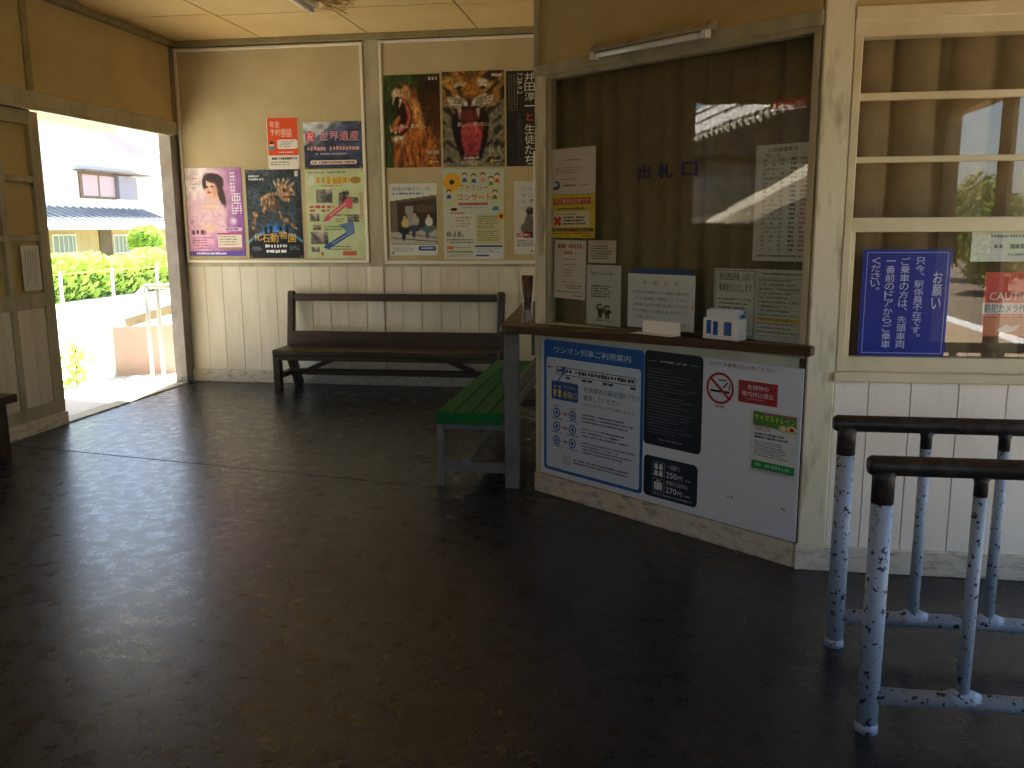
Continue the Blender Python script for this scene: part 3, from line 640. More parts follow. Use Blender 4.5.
# trees across the tracks
def crown(r):
    v = Vector((r.gauss(0, 1), r.gauss(0, 1), r.gauss(0, 1))).normalized()*(0.55+0.45*r.random()); k = r.choice(((0, 0, 0), (0.9, 0.3, -0.4), (-0.8, 0.6, -0.5), (0.2, -0.9, -0.3), (0, 0, 0.7)))
    return (k[0]+v.x*1.25, k[1]+v.y*1.25, 2.9+k[2]+v.z*1.3)
tm = leaf_cloud(5200, crown, 0.15, rs)
t0_ = None
spots = [(12.5, -26), (16, -20), (12.5, -14.5), (17.5, -9.5), (14, -34), (20.5, -28), (13.5, -3.5)]
for i, (x, y) in enumerate(spots):
    t = thing('leafy_tree', 'green leafy tree across the tracks beyond the platform', 'tree', (x, y, -1.0), 'trees across the tracks')
    if t0_ is None:
        c_ = obj('crown', tm, M_LEAFD); c_.parent = t; c_.location = (0, 0, 0.35); k_ = obj('trunk', MB().tube([(0, 0, 0), (0.05, 0, 2.6)], [0.14, 0.08], 8), M_BARK); k_.parent = t; k_.location = (0, 0, 0); t0_ = (c_, k_)
    else:
        for s_ in t0_: c = s_.copy(); COL.objects.link(c); c.parent = t
    t.rotation_euler = (0, 0, i*1.3); f_ = 0.85+0.35*((i*37) % 10)/10; t.scale = (f_, f_, f_*1.0)

# ------------------------------------------------------------------ printed sheets
_fc = bpy.data.curves.new('lettering_source', 'FONT'); _fc.resolution_u = 2
_fo = bpy.data.objects.new('lettering_source', _fc); COL.objects.link(_fo)
_cache = {}
def glyphs(s, bold=0.0):
    bold = min(bold, 0.004); k = (s, bold)
    if k not in _cache:
        _fc.body = s; _fc.offset = bold; bpy.context.view_layer.update()
        dg = bpy.context.evaluated_depsgraph_get(); me = bpy.data.meshes.new_from_object(_fo.evaluated_get(dg))
        v = np.array([(p.co.x, p.co.y) for p in me.vertices]) if len(me.vertices) else np.zeros((0, 2))
        f = [tuple(p.vertices) for p in me.polygons]; bpy.data.meshes.remove(me); _cache[k] = (v, f)
    return _cache[k]

def noise2(U, V, sx, sy, seed):
    r = np.random.RandomState(seed); G = r.rand(64, 64); x = (U*sx) % 63; y = (V*sy) % 63
    i, j = x.astype(int), y.astype(int); a, b = x-i, y-j; a = a*a*(3-2*a); b = b*b*(3-2*b)
    return (G[j, i]*(1-a)+G[j, i+1]*a)*(1-b)+(G[j+1, i]*(1-a)+G[j+1, i+1]*a)*b
class Pic:
    def __init__(s, nx, ny):
        s.U, s.V = np.meshgrid(np.linspace(0, 1, nx), np.linspace(0, 1, ny)); s.I = np.zeros((ny, nx, 3)); s.asp = (nx-1)/(ny-1)
    def fill(s, top, bot=None):
        a = np.array(C3(top)); b = np.array(C3(bot or top)); s.I = a*(1-s.V[..., None])+b*s.V[..., None]; return s
    def blend(s, m, c): m = np.clip(m, 0, 1)[..., None]; s.I = s.I*(1-m)+np.array(C3(c))*m; return s
    def ell(s, cx, cy, rx, ry, c, rot=0, soft=0.15, a=1.0):
        x, y = (s.U-cx)*s.asp, s.V-cy; t = math.radians(rot); X = (x*math.cos(t)+y*math.sin(t))/(rx*s.asp); Y = (-x*math.sin(t)+y*math.cos(t))/ry
        return s.blend(a*np.clip((1-np.sqrt(X*X+Y*Y))/soft+0.5, 0, 1), c)
    def poly(s, pts, c, a=1.0):
        ins = np.zeros(s.U.shape, bool); n = len(pts)
        for i in range(n):
            (x0, y0), (x1, y1) = pts[i], pts[(i+1) % n]
            if y0 != y1: ins ^= ((y0 > s.V) != (y1 > s.V)) & (s.U < (x1-x0)*(s.V-y0)/(y1-y0)+x0)
        return s.blend(ins*a, c)
    def line(s, p, q, w, c, a=1.0):
        px, py = p; qx, qy = q; dx, dy = (qx-px)*s.asp, qy-py; L = dx*dx+dy*dy+1e-9
        t = np.clip(((s.U-px)*s.asp*dx+(s.V-py)*dy)/L, 0, 1); D = np.hypot((s.U-px)*s.asp-t*dx, s.V-py-t*dy); return s.blend(a*np.clip((w-D)/(w*0.5)+0.3, 0, 1), c)
    def blur(s, n=1):
        for _ in range(n):
            P = np.pad(s.I, ((1, 1), (1, 1), (0, 0)), 'edge'); s.I = (P[:-2, 1:-1]+P[2:, 1:-1]+P[1:-1, :-2]+P[1:-1, 2:]+2*P[1:-1, 1:-1])/6
        return s
    def grain(s, sx, sy, amp, seed=3): s.I = np.clip(s.I*(1+amp*(noise2(s.U, s.V, sx, sy, seed)[..., None]-0.5)*2), 0, 1); return s
def C3(c): return [int(c[i:i+2], 16)/255 for i in (0, 2, 4)] if isinstance(c, str) else list(c)

INK = ink_mat()
class Sheet:
    """a flat printed sheet or plate; u runs right, v runs down, both 0..1"""
    def __init__(s, name, label, cat, wall, tl, br, colour='EDEBE4', off=0.0, thick=0.0012, group=None, material=None, parent=None, rough=0.5, tilt=0.0):
        s.wall = wall; s.off = off
        if wall == 'back': s.Uv, s.N = Vector((1, 0, 0)), Vector((0, -1, 0)); s.pt = lambda x, y: on_y(x, y, YP-off); s.ax = lambda p: p.x
        elif wall == 'right': s.Uv, s.N = Vector((1, 0, 0)), Vector((0, -1, 0)); s.pt = lambda x, y: on_y(x, y, YR-off)
        elif wall == 'left': s.Uv, s.N = Vector((0, 1, 0)), Vector((1, 0, 0)); s.pt = lambda x, y: on_x(x, y, XL+off)
        else:
            s.Uv, s.N = TD.copy(), TN.copy(); s.pt = lambda x, y: tw(on_t(x, y, off)[0], off, on_t(x, y, off)[1])
        a, b = s.pt(*tl), s.pt(*br); s.W = (b-a).dot(s.Uv); s.H = a.z-b.z; s.D = Vector((0, 0, -1)); s.O = a.copy()
        if tilt:
            q = Matrix.Rotation(math.radians(tilt), 3, s.N); c = s.O+s.Uv*s.W/2+s.D*s.H/2; s.Uv = q @ s.Uv; s.D = q @ s.D; s.O = c-s.Uv*s.W/2-s.D*s.H/2
        s.th = thick; s.L = {'lettering': ([], [], []), 'artwork': ([], [], [])}; s.n = 0
        mb = MB(); P = lambda u, v, h: s.O+s.Uv*(u*s.W)+s.D*(v*s.H)+s.N*h
        mb.add([P(0, 0, 0), P(1, 0, 0), P(1, 1, 0), P(0, 1, 0), P(0, 0, thick), P(1, 0, thick), P(1, 1, thick), P(0, 1, thick)],
               [(0, 1, 2, 3), (4, 7, 6, 5), (0, 4, 5, 1), (1, 5, 6, 2), (2, 6, 7, 3), (3, 7, 4, 0)])
        s.P = P
        s.o = obj(name, mb, material or mat('paper_'+(colour if isinstance(colour, str) else 'x'), colour, rough), parent)
        if parent is None: tag(s.o, label, cat, group)
        elif label: s.o['label'] = label
    def at(s, x, y): p = s.pt(x, y)-s.O; return p.dot(s.Uv)/s.W, p.dot(s.D)/s.H
    def _add(s, part, pts, faces, col, lift):
        s.n += 1; h = s.th+0.0004+lift*0.0003+s.n*0.000008; us = [p[0] for p in pts]; vs = [p[1] for p in pts]
        dx, dy = (max(us)-min(us))*s.W, (max(vs)-min(vs))*s.H
        big = (max(dx, dy) > 0.07 and min(dx, dy) > 0.028) if part == 'artwork' else (dy > 0.05 and dx > 0.05)
        key = part if not big else (('block' if part == 'artwork' else 'heading'), len(s.L))
        V, Fc, Cc = s.L.setdefault(key, ([], [], [])); k = len(V)
        c = lin(col); V += [tuple(s.P(u, v, h)) for u, v in pts]; Fc += [tuple(i+k for i in f) for f in faces]; Cc += [(*c, 1)]*len(pts)
    def poly(s, pts, col, lift=1): s._add('artwork', pts, [tuple(range(len(pts)))], col, lift); return s
    def rect(s, u0, v0, u1, v1, col, lift=1, r=0.0):
        if r:
            ru, rv = r/s.W, r/s.H; pts = []
            for cx, cy, t0 in ((u1-ru, v0+rv, -90), (u1-ru, v1-rv, 0), (u0+ru, v1-rv, 90), (u0+ru, v0+rv, 180)):
                pts += [(cx+ru*math.cos(math.radians(t0+k*22.5)), cy+rv*math.sin(math.radians(t0+k*22.5))) for k in range(5)]
            return s.poly(pts, col, lift)
        return s.poly([(u0, v0), (u1, v0), (u1, v1), (u0, v1)], col, lift)
    def frame(s, u0, v0, u1, v1, w, col, lift=1):
        wu, wv = w/s.W, w/s.H
        for a in ((u0, v0, u1, v0+wv), (u0, v1-wv, u1, v1), (u0, v0+wv, u0+wu, v1-wv), (u1-wu, v0+wv, u1, v1-wv)): s.rect(*a, col, lift)
        return s
    def ell(s, cu, cv, ru, rv, col, lift=1, n=20, a0=0, a1=360):
        return s.poly([(cu+ru*math.cos(math.radians(a0+(a1-a0)*k/n)), cv+rv*math.sin(math.radians(a0+(a1-a0)*k/n))) for k in range(n)], col, lift)
    def ring(s, cu, cv, ru, w, col, lift=1, n=28):
        pts = []
        for k in range(n):
            a, b = math.cos(2*math.pi*k/n), math.sin(2*math.pi*k/n); rv = ru*s.W/s.H; wv = w*s.W/s.H; pts += [(cu+ru*a, cv+rv*b), (cu+(ru-w)*a, cv+(rv-wv)*b)]
        s._add('artwork', pts, [(2*k, (2*k+2) % (2*n), (2*k+3) % (2*n), 2*k+1) for k in range(n)], col, lift); return s
    def line(s, a, b, w, col, lift=1):
        ax, ay, bx_, by = a[0]*s.W, a[1]*s.H, b[0]*s.W, b[1]*s.H; L = math.hypot(bx_-ax, by-ay) or 1; nx, ny = -(by-ay)/L*w/2, (bx_-ax)/L*w/2
        return s.poly([((ax+nx)/s.W, (ay+ny)/s.H), ((bx_+nx)/s.W, (by+ny)/s.H), ((bx_-nx)/s.W, (by-ny)/s.H), ((ax-nx)/s.W, (ay-ny)/s.H)], col, lift)
    def text(s, t, u0, v0, u1, v1, col='222222', bold=0.0, lift=3, rot=0):
        v, f = glyphs(t, bold)
        if not len(v): return s
        lo, hi = v.min(0), v.max(0); q = (v-lo)/np.maximum(hi-lo, 1e-6)
        if rot == 90: pts = [(u1-(1-0)*0+(-(1-y))*(0)+((y)-1)*(u1-u0)*1+0, v0+x*(v1-v0)) for x, y in q]; pts = [(u0+y*(u1-u0), v0+x*(v1-v0)) for x, y in q]
        else: pts = [(u0+x*(u1-u0), v1-y*(v1-v0)) for x, y in q]
        s._add('lettering', pts, f, col, lift); return s
    def vtext(s, t, u0, v0, u1, v1, col='222222', bold=0.0, lift=3):
        n = len(t); st = (v1-v0)/n
        for i, ch in enumerate(t):
            a = v0+i*st
            if ch in '、。': s.text(ch, u0+(u1-u0)*0.62, a+st*0.02, u1, a+st*0.36, col, bold, lift)
            elif ch == 'ー': s.text('|', u0+(u1-u0)*0.45, a+st*0.05, u0+(u1-u0)*0.58, a+st*0.95, col, bold, lift)
            elif ch == '一': s.text(ch, u0, a+st*0.40, u1, a+st*0.52, col, bold, lift)
            else: s.text(ch, u0, a+st*0.04, u1, a+st*0.94, col, bold, lift)
        return s
    def greek(s, u0, v0, u1, v1, n, col='555555', fill=0.55, ragged=0.3, lift=2, cw=None):
        st = (v1-v0)/n; cw = cw or st*fill*s.H/s.W
        for i in range(n):
            v = v0+i*st; end = u1-(u1-u0)*ragged*random.random(); u = u0; pts = []; fs = []
            while u < end:
                w_ = cw*random.uniform(0.5, 0.95); k = len(pts); a = v+st*fill*random.uniform(0, 0.2); b = v+st*fill*random.uniform(0.8, 1)
                pts += [(u, a), (min(u+w_, end), a), (min(u+w_, end), b), (u, b)]; fs.append((k, k+1, k+2, k+3)); u += cw*(1.0 if random.random() > 0.06 else 2)
            s._add('lettering', pts, fs, col, lift)
        return s
    def pic(s, img, u0=0, v0=0, u1=1, v1=1, name='picture', lift=0):
        ny, nx = img.I.shape[:2]; us = np.linspace(u0, u1, nx); vs = np.linspace(v0, v1, ny); h = s.th+0.0003+lift*0.0003
        V = [tuple(s.P(u, v, h)-s.org()) for v in vs for u in us]; Fq = [(j*nx+i, (j+1)*nx+i, (j+1)*nx+i+1, j*nx+i+1) for j in range(ny-1) for i in range(nx-1)]
        I = np.clip(img.I, 0, 1); Ln = np.where(I <= 0.04045, I/12.92, ((I+0.055)/1.055)**2.4).reshape(-1, 3)
        s._mesh(name, V, Fq, np.hstack([Ln, np.ones((len(Ln), 1))])); return s
    def org(s): return world_loc(s.o)
    def _mesh(s, name, V, Fq, C):
        me = bpy.data.meshes.new(name); me.from_pydata(V, [], Fq); at = me.color_attributes.new('ink', 'FLOAT_COLOR', 'POINT')
        at.data.foreach_set('color', np.array(C, dtype=np.float32).ravel()); me.materials.append(INK); return link_mesh(name, me, s.o)
    def done(s):
        g_ = s.org()
        for nm, (V, Fq, C) in s.L.items():
            if not V: continue
            o = s._mesh({'lettering': 'small_print', 'artwork': 'small_artwork'}.get(nm) or {'block': 'printed_block', 'heading': 'heading'}[nm[0]], [tuple(Vector(v)-g_) for v in V], Fq, C)
            if isinstance(nm, str): o['kind'] = 'stuff'
        return s
def pins(s, col='C8A040', pts=((0.04, 0.02), (0.96, 0.02), (0.04, 0.98), (0.96, 0.98))):
    for u, v in pts: 
        p = s.P(u, v, s.th); obj('pin', MB().tube([p, p+s.N*0.006], 0.006, 8), mat('brass_pin', col, 0.4, metal=0.6), s.o)

# ---- far wall, first pin board
S = Sheet('concert_poster', 'pink and purple poster of a singing woman in a lace dress', 'poster', 'back', (184.5, 168.3), (245.8, 256))
p = Pic(70, 104).fill('EBC6D6', 'E2A6C8')
p.blend(np.clip((p.U-0.5)*2.0, 0, 1)*0.95, 'A86AB4'); p.blend(np.clip((p.U+p.V-1.15)*1.4, 0, 1)*0.9, '8E4CA8'); p.ell(0.12, 0.1, 0.3, 0.25, 'F4E4E4', soft=0.9); p.grain(14, 18, 0.12)
p.ell(0.52, 0.17, 0.16, 0.10, '3A2A2E', soft=0.2); p.ell(0.60, 0.30, 0.09, 0.17, '3E2C32', rot=-14, soft=0.3)
p.poly([(0.40, 0.30), (0.54, 0.26), (0.62, 0.42), (0.36, 0.42)], 'E9BFA6'); p.ell(0.43, 0.22, 0.105, 0.10, 'F0C8AE', soft=0.15)
p.ell(0.375, 0.215, 0.03, 0.012, '3A2020', soft=0.5); p.ell(0.475, 0.21, 0.03, 0.012, '3A2020', soft=0.5); p.ell(0.415, 0.275, 0.036, 0.014, 'C03A4A', soft=0.4); p.ell(0.52, 0.26, 0.05, 0.06, 'DCA68C', soft=0.9); p.ell(0.40, 0.245, 0.01, 0.02, 'DDA98E', soft=0.8)
p.ell(0.50, 0.115, 0.17, 0.055, '3E2C30', rot=10, soft=0.3); p.ell(0.335, 0.17, 0.035, 0.07, '3E2C30', soft=0.4)
p.ell(0.40, 0.52, 0.31, 0.17, 'EBC3D2', soft=0.25); p.ell(0.24, 0.62, 0.12, 0.14, 'E7B6CA', rot=25, soft=0.3); p.ell(0.56, 0.63, 0.12, 0.16, 'E7B6CA', rot=-22, soft=0.3); p.ell(0.42, 0.44, 0.16, 0.05, 'ECC2AE', soft=0.5); p.ell(0.36, 0.68, 0.14, 0.05, 'EDC4B0', rot=12, soft=0.3)
m = noise2(p.U, p.V, 30, 44, 5) > 0.62; p.blend(m*((p.V > 0.42) & (p.V < 0.72) & (p.U < 0.68))*0.5, 'F8E8EE'); p.ell(0.82, 0.6, 0.05, 0.035, 'F4DCF0', soft=1)
S.pic(p); S.rect(0, 0.945, 1, 1, '5A4AA8'); S.rect(0.52, 0.735, 0.95, 0.755, 'B8407A'); S.rect(0.52, 0.755, 0.95, 0.90, 'EADFD2'); S.rect(0.53, 0.905, 0.95, 0.925, 'B08A50'); S.rect(0.60, 0.675, 0.96, 0.715, 'E8C8DC')
S.greek(0.80, 0.05, 0.90, 0.28, 6, 'F6ECF6', 0.7, 0.2, cw=0.045); S.text('亜', 0.80, 0.29, 0.98, 0.405, 'F8F0F8'); S.greek(0.80, 0.42, 0.98, 0.53, 4, 'F8F0F8', 0.7, 0.1, cw=0.05); S.greek(0.68, 0.68, 0.95, 0.71, 1, '7A5A80', 0.9)
S.greek(0.06, 0.70, 0.42, 0.76, 1, '6A3A56', 0.9); S.greek(0.06, 0.78, 0.42, 0.93, 5, 'A06A88'); S.greek(0.55, 0.77, 0.93, 0.89, 4, 'A07860'); S.greek(0.12, 0.958, 0.85, 0.99, 1, 'E8E4F4', 0.8); S.ring(0.15, 0.15, 0.12, 0.008, 'D8B0C0'); S.greek(0.08, 0.11, 0.22, 0.20, 3, 'C890A8')
S.done(); pins(S)

S = Sheet('museum_poster', 'dark poster with a fossil skeleton above a glowing blue planet', 'poster', 'back', (244.8, 170), (304, 258))
p = Pic(76, 112).fill('3E4A52', '1E242A'); p.grain(6, 8, 0.35, 8); p.blend(np.clip(1-np.hypot((p.U-0.5)*0.9, (p.V-0.45)*1.2)*2.0, 0, 1)*0.5, '4E6A78')
arc = np.hypot((p.U-0.5)*0.75, (p.V-1.30)); p.blend(arc < 0.60, '0A1220'); p.blend(np.clip(1-np.abs(arc-0.61)/0.02, 0, 1), '6CC4F0'); p.blend(np.clip(1-np.abs(arc-0.63)/0.09, 0, 1)*np.clip(1-np.abs(p.U-0.5)*2.4, 0, 1), '3A86E0')
bone = 'B08A66'; dk = '5E4230'; hi = 'D0AC82'
p.ell(0.40, 0.36, 0.13, 0.10, '6A4C38', soft=0.5)
for i in range(8): p.line((0.30+i*0.032, 0.27+0.012*abs(i-3)), (0.27+i*0.036, 0.40+0.02*(i % 3)), 0.008, bone if i % 2 else hi); p.line((0.315+i*0.032, 0.30), (0.29+i*0.036, 0.42), 0.006, '1E1A1C')
p.line((0.27, 0.33), (0.45, 0.27), 0.016, bone); p.line((0.45, 0.27), (0.63, 0.26), 0.018, bone)
p.poly([(0.56, 0.22), (0.66, 0.17), (0.80, 0.19), (0.90, 0.25), (0.88, 0.29), (0.74, 0.30), (0.62, 0.31)], bone); p.poly([(0.60, 0.31), (0.72, 0.31), (0.84, 0.34), (0.80, 0.37), (0.66, 0.35)], 'A07A58'); p.ell(0.70, 0.235, 0.03, 0.018, '1E1618', soft=0.4); p.ell(0.82, 0.26, 0.02, 0.012, '2A1E1C', soft=0.4); p.line((0.66, 0.305), (0.86, 0.305), 0.007, '241A1A')
for q in ((0.56, 0.20, 0.52, 0.13), (0.60, 0.18, 0.60, 0.11), (0.66, 0.17, 0.70, 0.11), (0.72, 0.17, 0.78, 0.12), (0.80, 0.19, 0.88, 0.15)): p.line(q[:2], q[2:], 0.012, hi)
p.line((0.33, 0.40), (0.30, 0.50), 0.016, bone); p.line((0.30, 0.50), (0.33, 0.60), 0.011, dk); p.line((0.55, 0.33), (0.60, 0.48), 0.016, dk); p.line((0.60, 0.48), (0.67, 0.62), 0.012, bone); p.line((0.49, 0.42), (0.50, 0.55), 0.011, dk)
p.line((0.15, 0.50), (0.10, 0.66), 0.022, '9A6E4E'); p.ell(0.15, 0.50, 0.05, 0.03, bone, rot=20, soft=0.4); p.line((0.10, 0.62), (0.20, 0.68), 0.014, dk); p.line((0.70, 0.56), (0.88, 0.66), 0.018, '9A6E4E'); p.ell(0.71, 0.565, 0.05, 0.025, bone, rot=-10, soft=0.4)
p.blur(1); p.grain(44, 64, 0.45, 41)
for c, hgt in ((0.33, 0.05), (0.42, 0.06), (0.60, 0.05), (0.72, 0.06)): p.ell(c, 0.69, 0.03, hgt, '0A0E14', soft=0.3)
S.pic(p)
S.text('化', 0.10, 0.715, 0.24, 0.80, 'E2B84A', 0.025); S.text('石', 0.25, 0.73, 0.39, 0.82, 'E2B84A', 0.025); S.text('動', 0.40, 0.715, 0.55, 0.82, 'E2B84A', 0.03); S.text('物', 0.57, 0.69, 0.71, 0.78, 'E2B84A', 0.025); S.text('園', 0.73, 0.725, 0.87, 0.82, 'E2B84A', 0.025)
S.greek(0.06, 0.06, 0.25, 0.13, 2, 'D8DCDC', 0.7, 0.2); S.greek(0.26, 0.09, 0.33, 0.13, 1, 'D8DCDC', 0.8); S.greek(0.30, 0.845, 0.70, 0.885, 1, 'E8E8E8', 0.9, 0); S.greek(0.32, 0.905, 0.70, 0.945, 1, 'F0F0F0', 0.9, 0); S.greek(0.06, 0.87, 0.26, 0.92, 3, '90989C'); S.greek(0.75, 0.86, 0.94, 0.91, 3, '90989C'); S.rect(0.33, 0.115, 0.36, 0.13, 'C83A30', 2)
S.rect(0.90, 0.02, 0.96, 0.08, 'D8D0C0', 3); S.done(); pins(S, 'D8D0B8')

S = Sheet('pension_poster', 'small orange and white consultation poster high on the pin board', 'poster', 'back', (266, 117.5), (300, 169), 'EAE2D4')
S.rect(0.02, 0.01, 0.98, 0.73, 'E4582A'); S.text('年金', 0.10, 0.07, 0.42, 0.20, 'F6D8C4', 0.01); S.text('予約相談', 0.10, 0.22, 0.80, 0.35, 'F6D8C4', 0.01); S.rect(0.32, 0.43, 0.96, 0.61, 'EFE6DA', 2, r=0.02); S.greek(0.37, 0.46, 0.90, 0.59, 3, '8A7E74')
S.ell(0.14, 0.52, 0.08, 0.045, 'F0C8A4', 2); S.poly([(0.05, 0.62), (0.23, 0.62), (0.21, 0.56), (0.07, 0.56)], '3A8ABE', 2); S.ell(0.14, 0.49, 0.08, 0.025, '4A3020', 3); S.greek(0.45, 0.355, 0.9, 0.385, 1, 'F6D8C4', 0.7); S.greek(0.35, 0.66, 0.9, 0.70, 1, 'F6D8C4', 0.7)
S.greek(0.12, 0.77, 0.92, 0.82, 1, '5A544C', 0.9, 0); S.greek(0.08, 0.85, 0.9, 0.94, 2, '7A746C', 0.6); S.done(); pins(S)

S = Sheet('heritage_poster', 'blue-grey world heritage poster with pink lettering above the map poster', 'poster', 'back', (303, 122.3), (363, 168))
p = Pic(60, 46).fill('4E5870', '3A4258'); p.poly([(0, 0), (0.55, 0), (0.05, 0.48), (0, 0.5)], 'B8BEC2'); p.poly([(0.55, 0), (0.72, 0), (0.1, 0.62), (0.05, 0.48)], '6E7688'); p.grain(10, 10, 0.3, 4); S.pic(p)
S.ell(0.11, 0.31, 0.085, 0.12, 'D84A58'); S.text('祝', 0.06, 0.22, 0.165, 0.40, 'F0D8D4', 0.01); S.text('世界遺産', 0.27, 0.20, 0.95, 0.41, 'E8A0A8', 0.03); S.greek(0.06, 0.52, 0.95, 0.62, 1, 'E0A8A4', 0.95, 0, cw=0.055); S.greek(0.2, 0.66, 0.85, 0.73, 1, 'B0A8B4', 0.7)
S.rect(0.10, 0.82, 0.90, 0.91, 'D8D4C8', 1, r=0.015); S.greek(0.13, 0.84, 0.87, 0.90, 1, 'B05048', 0.9, 0); S.done(); pins(S)

S = Sheet('map_poster', 'pale green event poster with a red and a blue slanting arrow', 'poster', 'back', (304.5, 170), (366.5, 258), 'C6D0A0')
p = Pic(40, 60).fill('C8D2A0', 'C0CC98'); p.blend((noise2(p.U, p.V, 5, 7, 12) > 0.55)*0.35, 'DCE4C0'); S.pic(p)
S.greek(0.20, 0.08, 0.76, 0.165, 1, 'D8A020', 0.95, 0, cw=0.09); S.greek(0.28, 0.17, 0.66, 0.195, 1, 'C0802A', 0.8); S.ell(0.11, 0.12, 0.06, 0.055, 'DDE0C8'); S.ell(0.86, 0.12, 0.09, 0.04, 'B88A3A'); S.greek(0.05, 0.02, 0.95, 0.05, 1, '7A8060', 0.7)
for a in ((0.18, 0.22, 0.46, 0.37), (0.56, 0.26, 0.74, 0.42), (0.06, 0.49, 0.22, 0.58), (0.72, 0.31, 0.90, 0.38), (0.70, 0.51, 0.90, 0.59), (0.10, 0.62, 0.24, 0.68), (0.06, 0.70, 0.36, 0.84), (0.06, 0.87, 0.20, 0.93), (0.62, 0.235, 0.74, 0.275)):
    q = Pic(10, 8).fill('8A8478', '5E5A52'); q.grain(6, 5, 0.6, int(a[0]*90)+2); S.pic(q, *a, name='photo_inset', lift=1)
S.line((0.33, 0.56), (0.72, 0.36), 0.045, 'D0606A', 2); S.poly([(0.27, 0.59), (0.40, 0.57), (0.36, 0.50)], 'D0606A', 3); S.poly([(0.66, 0.34), (0.80, 0.30), (0.79, 0.44), (0.70, 0.44)], 'D0606A', 3); S.line((0.40, 0.52), (0.68, 0.38), 0.012, 'E8A8A8', 4)
S.line((0.32, 0.88), (0.76, 0.70), 0.045, '3A5A9A', 2); S.poly([(0.27, 0.88), (0.40, 0.91), (0.34, 0.82)], '3A5A9A', 3); S.poly([(0.55, 0.62), (0.80, 0.58), (0.82, 0.72), (0.74, 0.74)], '6A86B0', 2); S.line((0.42, 0.84), (0.72, 0.72), 0.012, '8AA4CC', 4)
S.greek(0.06, 0.40, 0.50, 0.48, 2, 'C85050', 0.8, cw=0.10); S.greek(0.50, 0.55, 0.66, 0.60, 2, '6A6A50'); S.greek(0.30, 0.63, 0.70, 0.69, 2, '5A8A3A', 0.8); S.greek(0.92, 0.26, 0.98, 0.56, 12, 'C87A4A', 0.7, 0, cw=0.03); S.greek(0.42, 0.86, 0.85, 0.92, 2, '6A6A50'); S.rect(0.60, 0.92, 0.84, 0.97, 'D06A4A'); S.greek(0.46, 0.50, 0.9, 0.54, 1, '6A6A50'); S.line((0.24, 0.93), (0.26, 0.97), 0.02, 'D04838', 2)
S.done(); pins(S)

# ---- far wall, second pin board
S = Sheet('lion_poster', 'poster of a roaring lion in profile on dark green', 'poster', 'back', (383.2, 75.5), (441.3, 167))
p = Pic(90, 136).fill('3A4A22', '2E3C1C'); p.grain(5, 6, 0.3, 6)
fur = noise2(p.U+p.V*0.35, p.V, 40, 6, 9); fur2 = noise2(p.U-p.V*0.2, p.V, 30, 8, 19)
p.ell(0.86, 0.30, 0.42, 0.26, '2C1C10', soft=0.35); p.ell(0.80, 0.70, 0.50, 0.48, '4A2C14', soft=0.3); p.ell(0.55, 0.88, 0.42, 0.36, '8E4A1A', soft=0.35); p.ell(0.36, 0.98, 0.28, 0.30, 'A45A22', soft=0.4)
p.blend((fur > 0.52)*(p.V > 0.55)*(p.U > 0.16)*0.65, 'C07A34'); p.blend((fur2 < 0.32)*(p.V > 0.5)*(p.U > 0.2)*0.6, '4A2410')
p.poly([(0.20, 0.16), (0.30, 0.09), (0.46, 0.12), (0.60, 0.26), (0.68, 0.46), (0.66, 0.66), (0.50, 0.74), (0.36, 0.72), (0.50, 0.52), (0.50, 0.38), (0.38, 0.26)], 'A8642A'); p.ell(0.60, 0.42, 0.07, 0.20, 'C8904E', rot=-12, soft=0.7); p.ell(0.52, 0.20, 0.08, 0.06, '7A4A22', soft=0.7)
p.ell(0.25, 0.19, 0.11, 0.055, 'CDB08A', rot=-28, soft=0.4); p.ell(0.38, 0.20, 0.11, 0.06, 'B88A58', rot=28, soft=0.5); p.ell(0.29, 0.125, 0.05, 0.028, '3A221A', soft=0.5)
p.poly([(0.17, 0.23), (0.27, 0.23), (0.38, 0.27), (0.47, 0.37), (0.49, 0.47), (0.44, 0.57), (0.32, 0.65), (0.14, 0.67), (0.10, 0.58), (0.20, 0.53), (0.25, 0.44), (0.22, 0.33)], '2A0C0A')
p.poly([(0.30, 0.25), (0.40, 0.29), (0.47, 0.39), (0.48, 0.48), (0.42, 0.56), (0.38, 0.54), (0.42, 0.45), (0.38, 0.34)], 'C05A4C'); p.ell(0.28, 0.575, 0.14, 0.032, 'C87068', rot=-16, soft=0.4); p.ell(0.20, 0.52, 0.045, 0.10, 'B06A30', rot=32, soft=0.4)
for q in (((0.165, 0.24), (0.205, 0.235), (0.15, 0.33)), ((0.28, 0.25), (0.33, 0.265), (0.265, 0.36)), ((0.095, 0.61), (0.135, 0.62), (0.10, 0.53)), ((0.17, 0.64), (0.215, 0.63), (0.19, 0.56)), ((0.25, 0.63), (0.28, 0.62), (0.265, 0.585))): p.poly(q, 'F2E4C4')
p.ell(0.22, 0.685, 0.13, 0.035, 'D2C0A0', rot=-6, soft=0.5); p.ell(0.30, 0.72, 0.10, 0.03, 'A87A48', soft=0.7); p.ell(0.04, 0.85, 0.12, 0.30, '34441E', soft=0.5)
p.blur(2); p.grain(40, 22, 0.28, 31); p.grain(70, 60, 0.2, 32); S.pic(p); S.text('怖い、遭いたい。', 0.28, 0.525, 0.74, 0.575, 'D8D0C0', 0.01); S.greek(0.80, 0.03, 0.95, 0.075, 1, 'C8C4B0', 0.9, 0); S.greek(0.76, 0.81, 0.97, 0.87, 1, 'B0A890', 0.9, 0, cw=0.05); S.greek(0.76, 0.89, 0.97, 0.91, 1, '9A947E', 0.7); S.ell(0.82, 0.945, 0.03, 0.02, 'D8B030'); S.greek(0.86, 0.93, 0.98, 0.96, 1, 'B0A890', 0.8); S.done()

